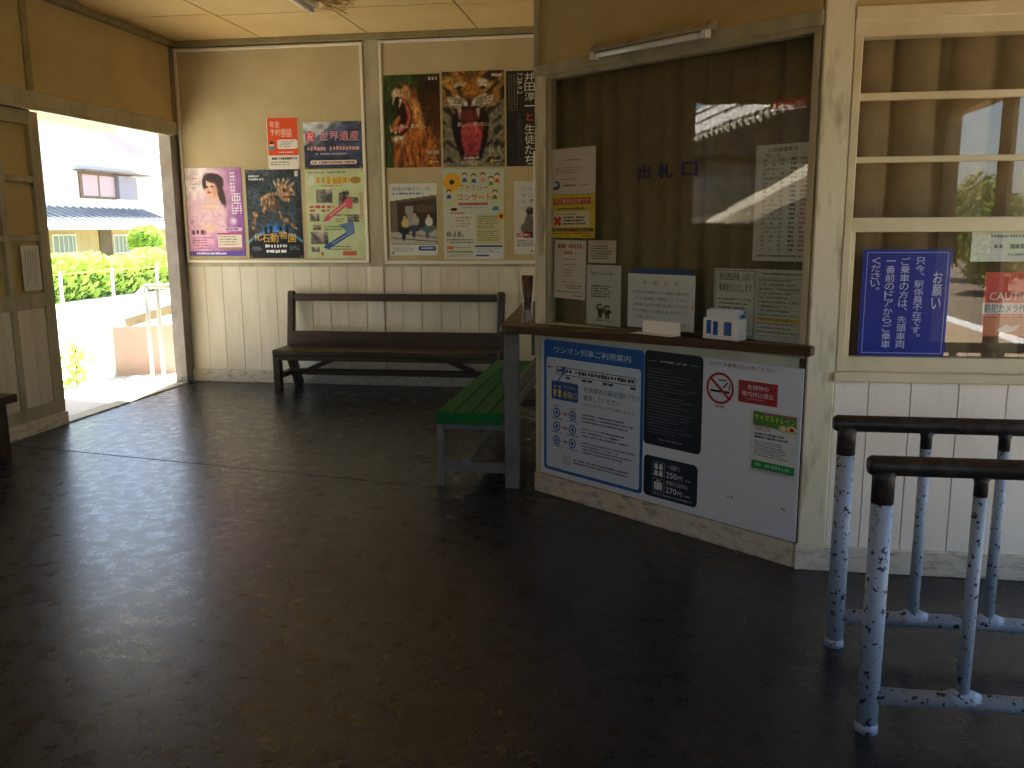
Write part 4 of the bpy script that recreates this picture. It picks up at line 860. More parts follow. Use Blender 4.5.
S = Sheet('tiger_poster', 'poster of a roaring tiger face seen from the front', 'poster', 'back', (441.8, 72), (505, 166.3))
p = Pic(92, 138).fill('8A6A3A', '4A4432'); X = p.U-0.43
st = noise2(np.abs(X)*1.0+0.0*p.V, p.V+np.abs(X)*0.5, 9, 22, 14); p.blend((p.V > 0.30)*0.75, '8A8672'); p.ell(0.45, 0.18, 0.44, 0.26, 'A87434', soft=0.5); p.blend((st > 0.56)*(p.V < 0.95)*0.8, '241C14'); p.ell(0.46, 0.14, 0.16, 0.16, 'A06828', soft=0.4); p.ell(0.46, 0.04, 0.10, 0.05, '6A4A20', soft=0.6)
p.ell(0.27, 0.14, 0.10, 0.028, 'C8BEA4', rot=-14, soft=0.6); p.ell(0.66, 0.13, 0.10, 0.05, 'C8BEA4', rot=24, soft=0.6); p.ell(0.28, 0.165, 0.045, 0.014, '1A140E', rot=-14, soft=0.3); p.ell(0.66, 0.17, 0.045, 0.014, '1A140E', rot=14, soft=0.3)
p.ell(0.25, 0.32, 0.17, 0.06, 'DCD4C0', rot=18, soft=0.35); p.ell(0.64, 0.31, 0.18, 0.06, 'DCD4C0', rot=-20, soft=0.35)
for i in range(4):
    p.line((0.12+0.02*i, 0.25+0.035*i), (0.34, 0.30+0.02*i), 0.006, '2A241A'); p.line((0.80-0.02*i, 0.24+0.035*i), (0.54, 0.30+0.02*i), 0.006, '2A241A')
p.poly([(0.33, 0.25), (0.55, 0.25), (0.46, 0.33), (0.42, 0.33)], '7A4A34'); p.ell(0.44, 0.33, 0.03, 0.04, '2A1612', soft=0.3)
p.poly([(0.22, 0.40), (0.34, 0.36), (0.44, 0.37), (0.56, 0.36), (0.68, 0.40), (0.76, 0.50), (0.72, 0.72), (0.62, 0.92), (0.44, 0.96), (0.30, 0.92), (0.18, 0.70), (0.14, 0.52)], '1E0E0A'); p.ell(0.43, 0.46, 0.18, 0.07, '6A2A22', soft=0.4)
p.poly([(0.30, 0.56), (0.43, 0.53), (0.66, 0.54), (0.64, 0.70), (0.57, 0.88), (0.36, 0.88), (0.29, 0.70)], 'A83E46'); p.ell(0.46, 0.60, 0.12, 0.06, 'BC5058', soft=0.8); p.line((0.45, 0.60), (0.46, 0.84), 0.006, '7E2A32')
for q in (((0.24, 0.38), (0.31, 0.38), (0.275, 0.50)), ((0.54, 0.38), (0.61, 0.38), (0.58, 0.50)), ((0.33, 0.92), (0.37, 0.92), (0.35, 0.86)), ((0.54, 0.92), (0.58, 0.91), (0.56, 0.86))): p.poly(q, 'E4C8B4')
p.ell(0.45, 0.905, 0.12, 0.014, 'D8C4B0', soft=0.5); p.ell(0.45, 0.955, 0.16, 0.03, 'A89C82', soft=0.5); p.ell(0.12, 0.10, 0.12, 0.06, 'A88434', soft=0.8)
p.blur(2); p.grain(30, 40, 0.25, 33); S.pic(p); S.text('美しい、遭いたい。', 0.24, 0.525, 0.77, 0.575, 'D8D0C0', 0.01); S.greek(0.80, 0.03, 0.95, 0.07, 1, 'D0C8B0', 0.9, 0); S.greek(0.74, 0.80, 0.96, 0.86, 1, 'B0A890', 0.9, 0, cw=0.05); S.greek(0.74, 0.88, 0.95, 0.90, 1, '9A947E', 0.7); S.ell(0.79, 0.94, 0.03, 0.02, 'D8B030'); S.greek(0.83, 0.925, 0.96, 0.955, 1, 'B0A890', 0.8); S.done()

S = Sheet('exhibition_poster', 'black exhibition poster with large white vertical lettering', 'poster', 'back', (506, 71.2), (541, 165.8), '17140F')
S.vtext('井田淳一', 0.53, 0.02, 0.82, 0.42, 'DAD4C4', 0.012); S.text('と', 0.58, 0.445, 0.76, 0.52, 'D2502A', 0.02); S.vtext('生徒たち', 0.53, 0.555, 0.82, 0.99, 'DAD4C4', 0.012); S.text('7.28-9.2', 0.33, 0.02, 0.47, 0.24, 'D0CABA', 0.02, rot=90)
for i in range(4): S.greek(0.30-0.075*i, 0.03, 0.33-0.075*i, 0.42, 26, '8A8476', 0.6, 0, cw=0.04)
p = Pic(12, 30).fill('3A3832', '2A2822'); p.grain(8, 26, 0.6, 5); S.pic(p, 0.30, 0.44, 0.44, 0.98, lift=1); S.done()

S = Sheet('house_poster', 'poster with a photograph of people sitting on a traditional house veranda', 'poster', 'back', (388.3, 183.7), (438.3, 255.3), 'D8D8CC')
p = Pic(64, 58).fill('4A3E32', '3A3028'); p.poly([(0, 0), (1, 0), (1, 0.02), (0.0, 0.12)], 'D8D8CC'); p.poly([(0.0, 0.12), (1, 0.0), (1, 0.07), (0, 0.17)], '6A5A48'); p.poly([(0.32, 0.22), (0.50, 0.22), (0.50, 0.62), (0.32, 0.62)], '9A988C'); p.poly([(0, 0.16), (0.15, 0.15), (0.15, 0.75), (0, 0.75)], '6E6250'); p.poly([(0.54, 0.2), (0.96, 0.2), (0.96, 0.35), (0.54, 0.35)], '5E5040'); p.poly([(0.20, 0.70), (1, 0.62), (1, 0.72), (0.2, 0.78)], '8A7048'); p.poly([(0, 0.75), (1, 0.70), (1, 1), (0, 1)], 'B8B2A4'); p.line((0, 0.86), (1, 0.94), 0.01, '4A443A'); p.line((0.3, 0.78), (1, 0.86), 0.01, '4A443A')
for x, y, c, b in ((0.32, 0.55, 'C8B078', '26303E'), (0.54, 0.50, 'B0A8A0', '3A4A60'), (0.83, 0.52, 'D8D4CC', '5A6A78')):
    p.ell(x, y-0.12, 0.045, 0.05, '241C18', soft=0.3); p.ell(x-0.01, y-0.10, 0.03, 0.035, 'D0A484', soft=0.3); p.ell(x, y+0.02, 0.08, 0.10, c, soft=0.3); p.ell(x-0.02, y+0.17, 0.12, 0.07, b, soft=0.3); p.ell(x-0.04, y+0.28, 0.04, 0.08, b, soft=0.3)
S.pic(p, 0.02, 0.16, 0.99, 0.85); S.text('家族が増えた一年、', 0.08, 0.05, 0.90, 0.10, '5A88A8', 0.01); S.greek(0.08, 0.125, 0.72, 0.165, 1, '5A88A8', 0.8, 0, cw=0.07); S.rect(0.60, 0.87, 0.96, 0.935, '2A5A94', r=0.01); S.greek(0.66, 0.885, 0.92, 0.92, 1, 'D8E0E8', 0.8, 0); S.greek(0.06, 0.875, 0.52, 0.96, 4, '8A887E'); S.poly([(0.03, 0.98), (0.07, 0.94), (0.09, 0.98)], '3A6A8A'); S.done(); pins(S, 'B8B0A0')

S = Sheet('family_concert_poster', 'colourful family concert poster with sunflower and red lettering', 'poster', 'back', (442.5, 169.5), (504.5, 259.5), 'CFD2BE')
p = Pic(50, 74).fill('B8C8B8', 'D2D0BC'); p.blend((noise2(p.U, p.V, 5, 7, 22) > 0.55)*(p.V < 0.45)*0.5, 'C8C48A'); S.pic(p)
for k in range(14):
    a = 2*math.pi*k/14; S.ell(0.15+0.10*math.cos(a), 0.14+0.068*math.sin(a), 0.05, 0.034, 'E0A820', 1, 10)
S.ell(0.15, 0.14, 0.045, 0.030, '5A3A1A', 2); S.text('ファミリー', 0.27, 0.17, 0.74, 0.24, 'C83038', 0.03); S.text('コンサート', 0.24, 0.275, 0.79, 0.345, 'C83038', 0.03); S.rect(0.24, 0.365, 0.74, 0.40, 'D88A84', 2); S.greek(0.27, 0.37, 0.72, 0.395, 1, 'A83A40', 0.9, 0); S.greek(0.30, 0.415, 0.68, 0.435, 1, '6AA0A8', 0.7)
for x, y, c in ((0.36, 0.09, '3A5A9A'), (0.51, 0.10, '3A6A8A'), (0.66, 0.09, 'D88A6A'), (0.89, 0.10, 'C8483A'), (0.10, 0.27, '3A5A9A'), (0.85, 0.28, '5A7A4A'), (0.79, 0.13, '6A9A4A')):
    S.ell(x, y-0.025, 0.045, 0.028, '4A2E1E', 1, 12); S.ell(x, y-0.015, 0.036, 0.022, 'E8C4A0', 2, 12); S.poly([(x-0.045, y+0.05), (x+0.045, y+0.05), (x+0.02, y+0.005), (x-0.02, y+0.005)], c, 2)
S.ell(0.18, 0.44, 0.06, 0.018, '4A2E1E'); S.poly([(0.80, 0.455), (0.92, 0.455), (0.90, 0.41), (0.83, 0.41)], '3A7AA8'); S.ell(0.95, 0.52, 0.06, 0.045, 'E0A820', 2); S.ell(0.95, 0.52, 0.028, 0.02, '5A3A1A', 3)
S.rect(0.54, 0.50, 0.95, 0.82, 'C8BE90', 1); S.greek(0.57, 0.54, 0.92, 0.66, 5, '7A7A5A'); S.greek(0.57, 0.70, 0.92, 0.80, 4, '7A7A5A'); S.rect(0.57, 0.515, 0.90, 0.525, '4A9AA0', 2); S.rect(0.57, 0.68, 0.90, 0.69, '4A9AA0', 2); S.rect(0.18, 0.50, 0.50, 0.66, 'D8D2C4', 1); S.greek(0.20, 0.52, 0.48, 0.65, 4, 'A8A294', 0.8); S.greek(0.12, 0.47, 0.4, 0.50, 1, 'D86A50', 0.8)
S.text('8', 0.05, 0.685, 0.12, 0.745, '3A3430'); S.text('月', 0.13, 0.715, 0.18, 0.745, '3A3430'); S.text('18', 0.185, 0.685, 0.29, 0.745, '3A3430'); S.text('日', 0.30, 0.715, 0.34, 0.745, '3A3430'); S.greek(0.05, 0.77, 0.52, 0.83, 2, '5A564E'); S.rect(0.05, 0.85, 0.16, 0.885, 'D8703A'); S.greek(0.18, 0.855, 0.48, 0.88, 1, '7A766A'); S.rect(0.05, 0.905, 0.48, 0.92, '6A9A3A'); S.rect(0.52, 0.84, 0.97, 0.86, '3A5AA0'); S.rect(0.52, 0.87, 0.97, 0.985, 'D4D8DC'); S.greek(0.54, 0.875, 0.94, 0.93, 3, '7A8090'); S.rect(0.53, 0.945, 0.75, 0.965, '3A5AA0', 2); S.greek(0.05, 0.935, 0.48, 0.975, 2, '9A9486'); S.done(); pins(S, 'B8B0A0')

S = Sheet('seated_person_poster', 'pale poster of a person seated in profile, partly behind the counter post', 'poster', 'back', (514, 181.5), (553, 254), 'C9C7C0')
p = Pic(40, 70).fill('CBC9C4', 'C4C2BC'); p.ell(0.40, 0.545, 0.13, 0.11, '6A605A', rot=10, soft=0.25); p.ell(0.34, 0.64, 0.17, 0.085, '6A605A', soft=0.3); p.line((0.44, 0.56), (0.62, 0.66), 0.022, '5E554F'); p.ell(0.44, 0.42, 0.085, 0.055, 'C8A08A', soft=0.3); p.ell(0.41, 0.405, 0.10, 0.055, '2A2422', soft=0.3); p.poly([(0.25, 0.69), (0.75, 0.69), (0.74, 0.77), (0.25, 0.77)], '3A3432'); p.blend((p.V > 0.78)*1.0, 'D4D2CA'); S.pic(p)
for i, t_ in enumerate(('どんな', 'すごし', 'なりた', 'なれま')): S.text(t_, 0.18, 0.07+i*0.09, 0.70, 0.125+i*0.09, '8A8884')
S.rect(0.06, 0.71, 0.42, 0.76, 'C84848'); S.greek(0.10, 0.72, 0.38, 0.75, 1, 'E8D8D4', 0.9); S.greek(0.06, 0.80, 0.92, 0.90, 4, '6A6862', 0.7); S.done(); pins(S, '6A6460', ((0.06, 0.03), (0.06, 0.5), (0.06, 0.97)))

# ---- left wall notice
S = Sheet('notice_sheet', 'plain white notice sheet on the wooden door leaf', 'notice', 'left', (20, 246), (42.5, 289.5), 'D8D4C4', off=-0.012)
for i in range(5): S.greek(0.16+i*0.145, 0.10, 0.22+i*0.145, 0.9-0.1*(i % 3), 22, '7A7668', 0.6, 0, cw=0.08)
S.done()

# ---- ticket window: sheets behind the glass
OG = -0.040
S = Sheet('letter_sheet', 'white letter with a small blue wave emblem on the ticket window', 'notice', 'ticket', (550, 150), (595.5, 193), 'DAD6CE', off=OG)
S.greek(0.30, 0.24, 0.66, 0.27, 1, '5A564E', 0.9, 0); S.greek(0.12, 0.41, 0.88, 0.56, 3, '8A867C', 0.45); S.greek(0.24, 0.66, 0.72, 0.69, 1, '6A7A8A', 0.8); S.greek(0.30, 0.79, 0.58, 0.84, 1, '3A3A3A', 0.9, 0); S.greek(0.64, 0.80, 0.86, 0.83, 1, '6A665C', 0.8, 0); S.greek(0.72, 0.14, 0.86, 0.16, 1, '8A867C', 0.8)
S.ell(0.16, 0.80, 0.08, 0.10, '2A5A94', 1); S.ell(0.125, 0.785, 0.055, 0.05, 'DAD6CE', 2); S.poly([(0.08, 0.84), (0.20, 0.80), (0.22, 0.88), (0.10, 0.90)], '2A5A94', 3); S.done()
S = Sheet('warning_sheet', 'yellow warning sheet with a red cross on the ticket window', 'notice', 'ticket', (550.5, 195.3), (595, 238), 'D6C22A', off=OG)
S.rect(0.08, 0.08, 0.90, 0.23, 'C03428'); S.text('不正乗車は犯罪です', 0.11, 0.10, 0.87, 0.21, 'EFE0C8', 0.02); S.greek(0.18, 0.30, 0.78, 0.35, 1, '2A2818', 0.9, 0); S.rect(0.07, 0.39, 0.88, 0.75, 'DDD8C4', 1, r=0.008); S.greek(0.14, 0.43, 0.66, 0.47, 1, '8A8878', 0.8); S.greek(0.30, 0.50, 0.80, 0.72, 3, '2A2A26', 0.7, 0.1)
S.line((0.10, 0.52), (0.24, 0.70), 0.022, 'C83A28', 3); S.line((0.24, 0.52), (0.10, 0.70), 0.022, 'C83A28', 3); S.rect(0.0, 0.78, 0.97, 0.85, '241E18'); S.greek(0.04, 0.80, 0.92, 0.84, 1, 'C8B040', 0.9, 0); S.rect(0.45, 0.785, 0.62, 0.845, '8A2820', 2); S.greek(0.06, 0.88, 0.90, 0.92, 1, 'B03A28', 0.9, 0); S.greek(0.72, 0.94, 0.95, 0.98, 1, '5A5420', 0.8); S.done()
S = Sheet('notice_sheet', 'tall white notice with an orange heading, hung slightly askew', 'notice', 'ticket', (554.5, 240), (585.5, 300), 'D6D2CA', off=OG, tilt=-1.2)
S.greek(0.12, 0.06, 0.90, 0.15, 1, 'B8582A', 0.95, 0, cw=0.085); S.greek(0.32, 0.18, 0.70, 0.25, 1, 'B8582A', 0.95, 0, cw=0.09); S.greek(0.26, 0.31, 0.80, 0.35, 1, '7A766E', 0.6); S.greek(0.30, 0.40, 0.80, 0.44, 1, '7A766E', 0.6); S.greek(0.34, 0.50, 0.66, 0.64, 3, '6A665E', 0.5); S.greek(0.28, 0.70, 0.70, 0.73, 1, '6A665E', 0.8); S.greek(0.38, 0.76, 0.90, 0.84, 2, '5A564E', 0.6); S.greek(0.12, 0.87, 0.95, 0.90, 1, '6A665E', 0.8, 0); S.greek(0.6, 0.93, 0.93, 0.96, 1, '5A564E', 0.8, 0); S.done()
S = Sheet('notice_card', 'small cream notice card above the police notice', 'notice', 'ticket', (588.5, 240.3), (616, 263.5), 'C8C2AE', off=OG)
S.greek(0.26, 0.07, 0.80, 0.15, 1, 'B06A3A', 0.7); S.greek(0.12, 0.22, 0.92, 0.88, 6, '4A4A42', 0.6); S.done()
S = Sheet('police_notice', 'pale notice with two black saluting figures on the ticket window', 'notice', 'ticket', (587, 264.5), (620.5, 327), 'C4CAC2', off=OG)
S.text('警察からのお願い', 0.12, 0.115, 0.82, 0.165, '22241E', 0.03); S.greek(0.14, 0.335, 0.80, 0.55, 5, '2A2C26', 0.72, 0.25, cw=0.055)
for x, h_ in ((0.41, 0.0), (0.62, 0.02)):
    S.ell(x, 0.668+h_, 0.055, 0.030, '1A1C18'); S.ell(x, 0.680+h_, 0.034, 0.015, 'C4CAC2', 2); S.rect(x-0.068, 0.652+h_, x+0.068, 0.661+h_, '1A1C18', 3); S.poly([(x-0.085, 0.722+h_), (x-0.03, 0.703+h_), (x+0.03, 0.703+h_), (x+0.085, 0.722+h_), (x+0.06, 0.83), (x-0.06, 0.83)], '1A1C18', 2)
    S.poly([(x-0.02, 0.703+h_), (x+0.02, 0.703+h_), (x, 0.745+h_)], 'C4CAC2', 3); S.rect(x-0.055, 0.83, x-0.008, 0.888, '1A1C18', 2); S.rect(x+0.008, 0.83, x+0.055, 0.888, '1A1C18', 2); S.line((x+0.08, 0.73+h_), (x+0.105, 0.80), 0.010, '1A1C18', 2); S.line((x-0.08, 0.73+h_), (x-0.115, 0.70+h_), 0.009, '1A1C18', 2); S.line((x-0.115, 0.70+h_), (x-0.06, 0.66+h_), 0.008, '1A1C18', 2)
S.greek(0.28, 0.905, 0.74, 0.935, 1, '22241E', 0.95, 0); S.done()
S = Sheet('fare_table', 'tall fare table sheet with station names and prices', 'notice', 'ticket', (757, 146), (810, 262), 'B9C0B8', off=OG)
S.text('上信線運賃表', 0.20, 0.025, 0.72, 0.062, '22241E', 0.02); S.text('駅　名', 0.18, 0.075, 0.42, 0.105, '3A3C36'); S.text('大人', 0.60, 0.075, 0.72, 0.10, '3A3C36'); S.text('小人', 0.78, 0.075, 0.92, 0.10, '9A5A52')
st_ = '高　　崎,南　高　崎,佐野のわたし,根　小　屋,高崎商科大学前,山　　名,西　山　名,馬　　庭,吉　　井,西　吉　井,上州新屋,上州福島,東　富　岡,上州富岡,西　富　岡,上州七日市,上州一ノ宮,神　農　原,南　蛇　井,千　　平,下　仁　田'.split(',')
for i, nm in enumerate(st_):
    v = 0.118+i*0.0385; S.text(nm, 0.13, v, 0.50, v+0.027, '3E423C')
    S.greek(0.61, v, 0.71, v+0.026, 1, '3E423C', 0.9, 0, cw=0.034); S.greek(0.79, v, 0.89, v+0.026, 1, 'A0625A', 0.9, 0, cw=0.034)
S.greek(0.08, 0.945, 0.85, 0.968, 1, '4A4C46', 0.8, 0); S.done()
S = Sheet('discount_board', 'framed notice with bold black heading behind the leaflet box', 'notice', 'ticket', (715, 268), (754.5, 339), 'C2C8C0', off=OG)
S.frame(0.03, 0.02, 0.97, 0.98, 0.004, '6A6058'); S.text('「運転経歴証明書」の提示で', 0.09, 0.06, 0.94, 0.17, '1E201C', 0.02); S.text('乗車割引いたします', 0.12, 0.21, 0.90, 0.34, '1E201C', 0.02); S.greek(0.12, 0.43, 0.90, 0.93, 8, '4A4C46', 0.45); S.done()
S = Sheet('timetable_sheet', 'grey timetable sheet with a yellow stripe at the right of the ticket window', 'notice', 'ticket', (756.5, 269), (803.5, 344.5), 'B4BAB0', off=OG)
S.greek(0.14, 0.045, 0.74, 0.078, 1, '3A3C36', 0.9, 0); S.greek(0.76, 0.05, 0.92, 0.075, 1, '4A4C46', 0.9, 0); S.frame(0.05, 0.12, 0.95, 0.93, 0.002, '7A7E76'); S.rect(0.0, 0.67, 0.93, 0.73, 'C8A820', 2)
for k in range(1, 13): v = 0.12+0.81*k/13; S.rect(0.05, v, 0.95, v+0.003, '8A8E86', 1)
for k in (0.18, 0.5, 0.74): S.rect(k, 0.12, k+0.005, 0.93, '8A8E86', 1)
S.greek(0.08, 0.135, 0.93, 0.92, 13, '6A6E66', 0.5, 0.4); S.done()
S = Sheet('security_sticker', 'small red security sticker at the top of the ticket window', 'sticker', 'ticket', (772, 100.5), (806.8, 107.5), 'B03A30', off=OG)
S.text('防犯システム作動中', 0.20, 0.28, 0.92, 0.80, 'EAC8B8', 0.03); S.poly([(0.04, 0.8), (0.16, 0.8), (0.10, 0.15)], 'E0A030'); S.rect(0, 0.86, 1, 1, 'D8C8B8'); S.done()
# brushed characters on the glass
gl = thing('window_lettering', 'dark blue brushed characters painted across the ticket glass', 'lettering', tw(on_t(668, 172, -0.030)[0], -0.029, on_t(668, 180, -0.03)[1]))
for ch, (xa, ya, xb, yb) in zip('出札口', ((638.5, 165.5, 650, 179), (658, 164.5, 672, 178), (682, 163, 697, 176))):
    sa, za = on_t(xa, ya, -0.029); sb_, zb = on_t(xb, yb, -0.029); v, f = glyphs(ch, 0.045); lo, hi = v.min(0), v.max(0); q = (v-lo)/(hi-lo)
    mb = MB()
    for k_, (ds, dz) in enumerate(((0, 0), (0.004, 0.0025), (-0.003, 0.003))): mb.add([tw(sa+x*(sb_-sa)+ds, -0.0290+k_*0.0003, zb+y*(za-zb)+dz) for x, y in q], f)
    obj('character', mb, mat('blue_brush_paint', '141650', 0.5), gl)

# ---- on the shelf in front of the glass
S = Sheet('announcement_board', 'white announcement board standing on the shelf with a red heading', 'board', 'ticket', (629, 273), (694, 332.5), 'BFC7C4', off=0.020, thick=0.006)
S.text('お　知　ら　せ', 0.24, 0.11, 0.78, 0.20, 'B04048', 0.02)
for i, (t_, c) in enumerate((('○窓口は時間のため運賃は車内ま', '3A3E3A'), ('　たは乗車駅で精算して下さい。', '3A3E3A'), ('○乗降口は先頭車両前寄ドアです。', '6A3A3E'), ('○その他ドアは開きませんのでご', '3A3E3A'), ('　注意ください。', '3A3E3A'))):
    S.text(t_, 0.08+(0.05 if t_[0] == '　' else 0), 0.305+i*0.115, (0.92 if i != 4 else 0.46), 0.365+i*0.115, c)
S.text('駅　長', 0.74, 0.87, 0.90, 0.92, '3A3E3A'); S.rect(0.965, 0.52, 0.99, 0.60, 'C8A030'); S.done()
s0_, z0_ = on_t(632, 267.5, 0.010); s1_, z1_ = on_t(692, 300, 0.010)
bb = obj('blue_board', bx(s0_, s1_, 0.008, 0.016, ZSR+0.002, z0_, M=FT), mat('blue_sheet', '1F3A66', 0.5)); tag(bb, 'dark blue board peeking above the white announcement board', 'board')
def zt(s): return ZSL+max(0, min(1, (s+0.08)/1.78))*(ZSR-ZSL)
s0_, _ = on_t(641.5, 330, 0.07); s1_, _ = on_t(679, 330, 0.07); zz = zt(s1_)
ch = thing('card_holder', 'small folded white card standing before the announcement board', 'card', tw((s0_+s1_)/2, 0.06, zz))
obj('upright', bx(s0_, s1_, 0.058, 0.062, zz+0.001, zz+0.062, M=FT), M_PAPER, ch); obj('base_flap', bx(s0_-0.02, s1_-0.005, 0.062, 0.125, zz+0.001, zz+0.004, M=FT), M_PAPER, ch)
# leaflet box
s0_, _ = on_t(703, 335, 0.08); s1_, _ = on_t(736.5, 338, 0.08); zz = zt(s1_); sm = (s0_+s1_)/2
bxs = thing('leaflet_box', 'white leaflet box with blue print standing on the counter shelf', 'box', tw(sm, 0.05, zz))
fz = 0.095
obj('front_panel', bx(s0_, s1_, 0.076, 0.080, zz+0.002, zz+fz, M=FT), M_PAPER, bxs); obj('back_panel', bx(s0_, s1_, 0.004, 0.008, zz+0.002, zz+fz, M=FT), M_PAPER, bxs); obj('base', bx(s0_, s1_, 0.004, 0.080, zz+0.001, zz+0.004, M=FT), M_PAPER, bxs)
for s_ in (s0_, s1_-0.004):
    mb = MB(); mb.prism([tw(s_, 0.006, zz+0.002), tw(s_, 0.078, zz+0.002), tw(s_, 0.078, zz+fz), tw(s_, 0.006, zz+fz)], TD*0.004); obj('side_panel', mb, mat('cream_card', 'CFC8BC', 0.6), bxs)
for k in range(5):
    obj('leaflet', bx(s0_+0.008+0.004*(k % 2), s1_-0.010, 0.014+0.012*k, 0.019+0.012*k, zz+0.006, zz+0.128+0.004*(k % 3), M=FT), mat('leaflet_paper', 'D8DCE0', 0.5), bxs)
bl = mat('leaflet_blue', '2A55A0', 0.5)
for a, b, c, d in ((0.10, 0.24, 0.25, 0.90), (0.30, 0.44, 0.2, 0.86), (0.62, 0.84, 0.22, 0.86)):
    w_ = s1_-s0_; obj('print_block', bx(s0_+a*w_, s0_+b*w_, 0.080, 0.0808, zz+c*fz, zz+d*fz, M=FT), bl, bxs)
obj('print_block', bx(s1_-0.001, s1_+0.0002, 0.02, 0.05, zz+0.10, zz+0.115, M=FT), bl, bxs)
# tapered glass holding a roll of brown paper
gp = on_z(527.5, 322, ZSL); gz = ZSL+0.001
gs = thing('tapered_glass', 'tall tapered glass with a red-brown sleeve at the shelf corner', 'glass', (gp.x, gp.y, gz))
mb = MB(); mb.tube([(gp.x, gp.y, gz), (gp.x, gp.y, gz+0.012), (gp.x, gp.y, gz+0.05), (gp.x, gp.y, gz+0.13), (gp.x, gp.y, gz+0.25)], [0.036, 0.036, 0.027, 0.027, 0.036], 18)
obj('glass_body', mb, glass_mat('clear_glass', 1.5, 0, (0.93, 0.95, 0.95)), gs, smooth=True)
mb = MB(); mb.tube([(gp.x, gp.y, gz+0.07), (gp.x, gp.y, gz+0.13), (gp.x, gp.y, gz+0.262)], [0.018, 0.025, 0.0345], 16); obj('brown_sleeve', mb, mat('brown_paper', '5E342A', 0.6), gs, smooth=True)
# curled paper strip pinned to the corner post
st0 = thing('paper_strip', 'narrow curled white paper strip pinned to the corner post', 'paper', tw(-0.006, 0.01, on_t(541, 254, 0.02)[1]))
zt0, zb0 = on_t(540, 150.5, 0.02)[1], on_t(540, 254, 0.02)[1]; vs = []; nr = 9
for j in range(nr):
    t_ = j/(nr-1); z_ = zt0+(zb0-zt0)*t_
    for i in range(6):
        u = i/5; vs.append(tw(-0.014+u*(0.040+0.026*t_), 0.004+0.030*math.sin(u*2.2)*(0.4+0.6*t_)+0.002, z_))
mb = MB(); mb.add(vs, [(j*6+i, j*6+i+1, (j+1)*6+i+1, (j+1)*6+i) for j in range(nr-1) for i in range(5)]); obj('paper', mb, mat('curled_paper', 'E4DECC', 0.6, trans=0.2), st0, smooth=True)
for t_ in (0.03, 0.47, 0.97): p_ = tw(0.002, 0.024, zt0+(zb0-zt0)*t_); obj('pin', MB().tube([p_, p_+TN*0.012], 0.004, 8), mat('dark_pin', '2A2420', 0.4), st0)

# ---- white information panel under the counter
PN = Sheet('information_panel', 'white information panel with blue guide and dark fare blocks under the counter', 'panel', 'ticket', (541.5, 337), (795.5, 542), 'D9DDE4', off=0.001, thick=0.006, rough=0.35)
def R(xa, ya, xb, yb): a = PN.at(xa, ya); b = PN.at(xb, yb); return a[0], a[1], b[0], b[1]
BLUE, DKP = '2060A8', '232B36'
u0_, v0_, u1_, v1_ = R(545, 338.5, 642.5, 494); PN.rect(u0_, v0_, u1_, v1_, BLUE, 1, r=0.02)
iu0, iv0, iu1, iv1 = u0_+0.012, v0_+0.125, u1_-0.012, v1_-0.022; PN.rect(iu0, iv0, iu1, iv1, 'C9D2DE', 2, r=0.018)
def B(a, b, c, d): w_, h_ = iu1-iu0, iv1-iv0; return iu0+a*w_, iv0+b*h_, iu0+c*w_, iv0+d*h_
PN.text('ワンマン列車ご利用案内', u0_+0.05*1.0, v0_+0.045, u1_-0.055, v0_+0.09, 'DCE6F2', 0.0, 3)
q = B(0.11, 0.075, 0.95, 0.145); PN.frame(*q, 0.004, '3A4048', 3); PN.greek(q[0]+0.006, q[1]+0.012, q[2]-0.006, q[3]-0.012, 1, '3A4048', 0.9, 0, 4); q = B(0.18, 0.07, 0.22, 0.13); PN.rect(*q, BLUE, 5)
for k in (0.22, 0.40, 0.46, 0.62, 0.68, 0.90): q = B(k, 0.155, k+0.05, 0.175); PN.rect(*q, '3A4048', 3)
q = B(0.02, 0.075, 0.08, 0.10); PN.line((q[0], (q[1]+q[3])/2), (q[2], (q[1]+q[3])/2), 0.006, 'C04848', 3); PN.poly([(q[0]-0.004, (q[1]+q[3])/2), (q[0]+0.006, q[1]-0.004), (q[0]+0.006, q[3]+0.004)], 'C04848', 3)
q = B(0.06, 0.205, 0.36, 0.37); PN.rect(*q, '1E4E92', 3, r=0.012); PN.line((q[0]+0.03, q[1]), B(0.20, 0.12, 0, 0)[:2], 0.008, '1E4E92', 3)
q = B(0.20, 0.235, 0.34, 0.265); PN.text('ワンマン', *q, 'D8C040', 0.01, 5); q = B(0.19, 0.285, 0.345, 0.345); PN.text('乗降口', *q, 'D8C040', 0.02, 5)
for x in (0.10, 0.155): q = B(x, 0.255, 0, 0); PN.ell(q[0], q[1], 0.005, 0.010, 'D8C040', 5, 10); a = B(x-0.018, 0.28, x+0.018, 0.345); PN.poly([(a[0], a[1]), (a[2], a[1]), (a[2]-0.002, a[3]), (a[0]+0.002, a[3])], 'D8C040', 5)
q = B(0.42, 0.215, 0.67, 0.265); PN.text('先頭車両の', *q, '2A3038', 0.0, 4); q = B(0.675, 0.215, 0.84, 0.265); PN.text('最前部', *q, '2A6AB0', 0.02, 4); q = B(0.845, 0.215, 0.99, 0.262); PN.text('ドアから', *q, '2A3038', 0.0, 4); q = B(0.42, 0.285, 0.80, 0.335); PN.text('乗降してください', *q, '2A3038', 0, 4); q = B(0.42, 0.355, 0.95, 0.385); PN.text('※それ以外のドアは開きません', *q, '4A5058', 0, 4)
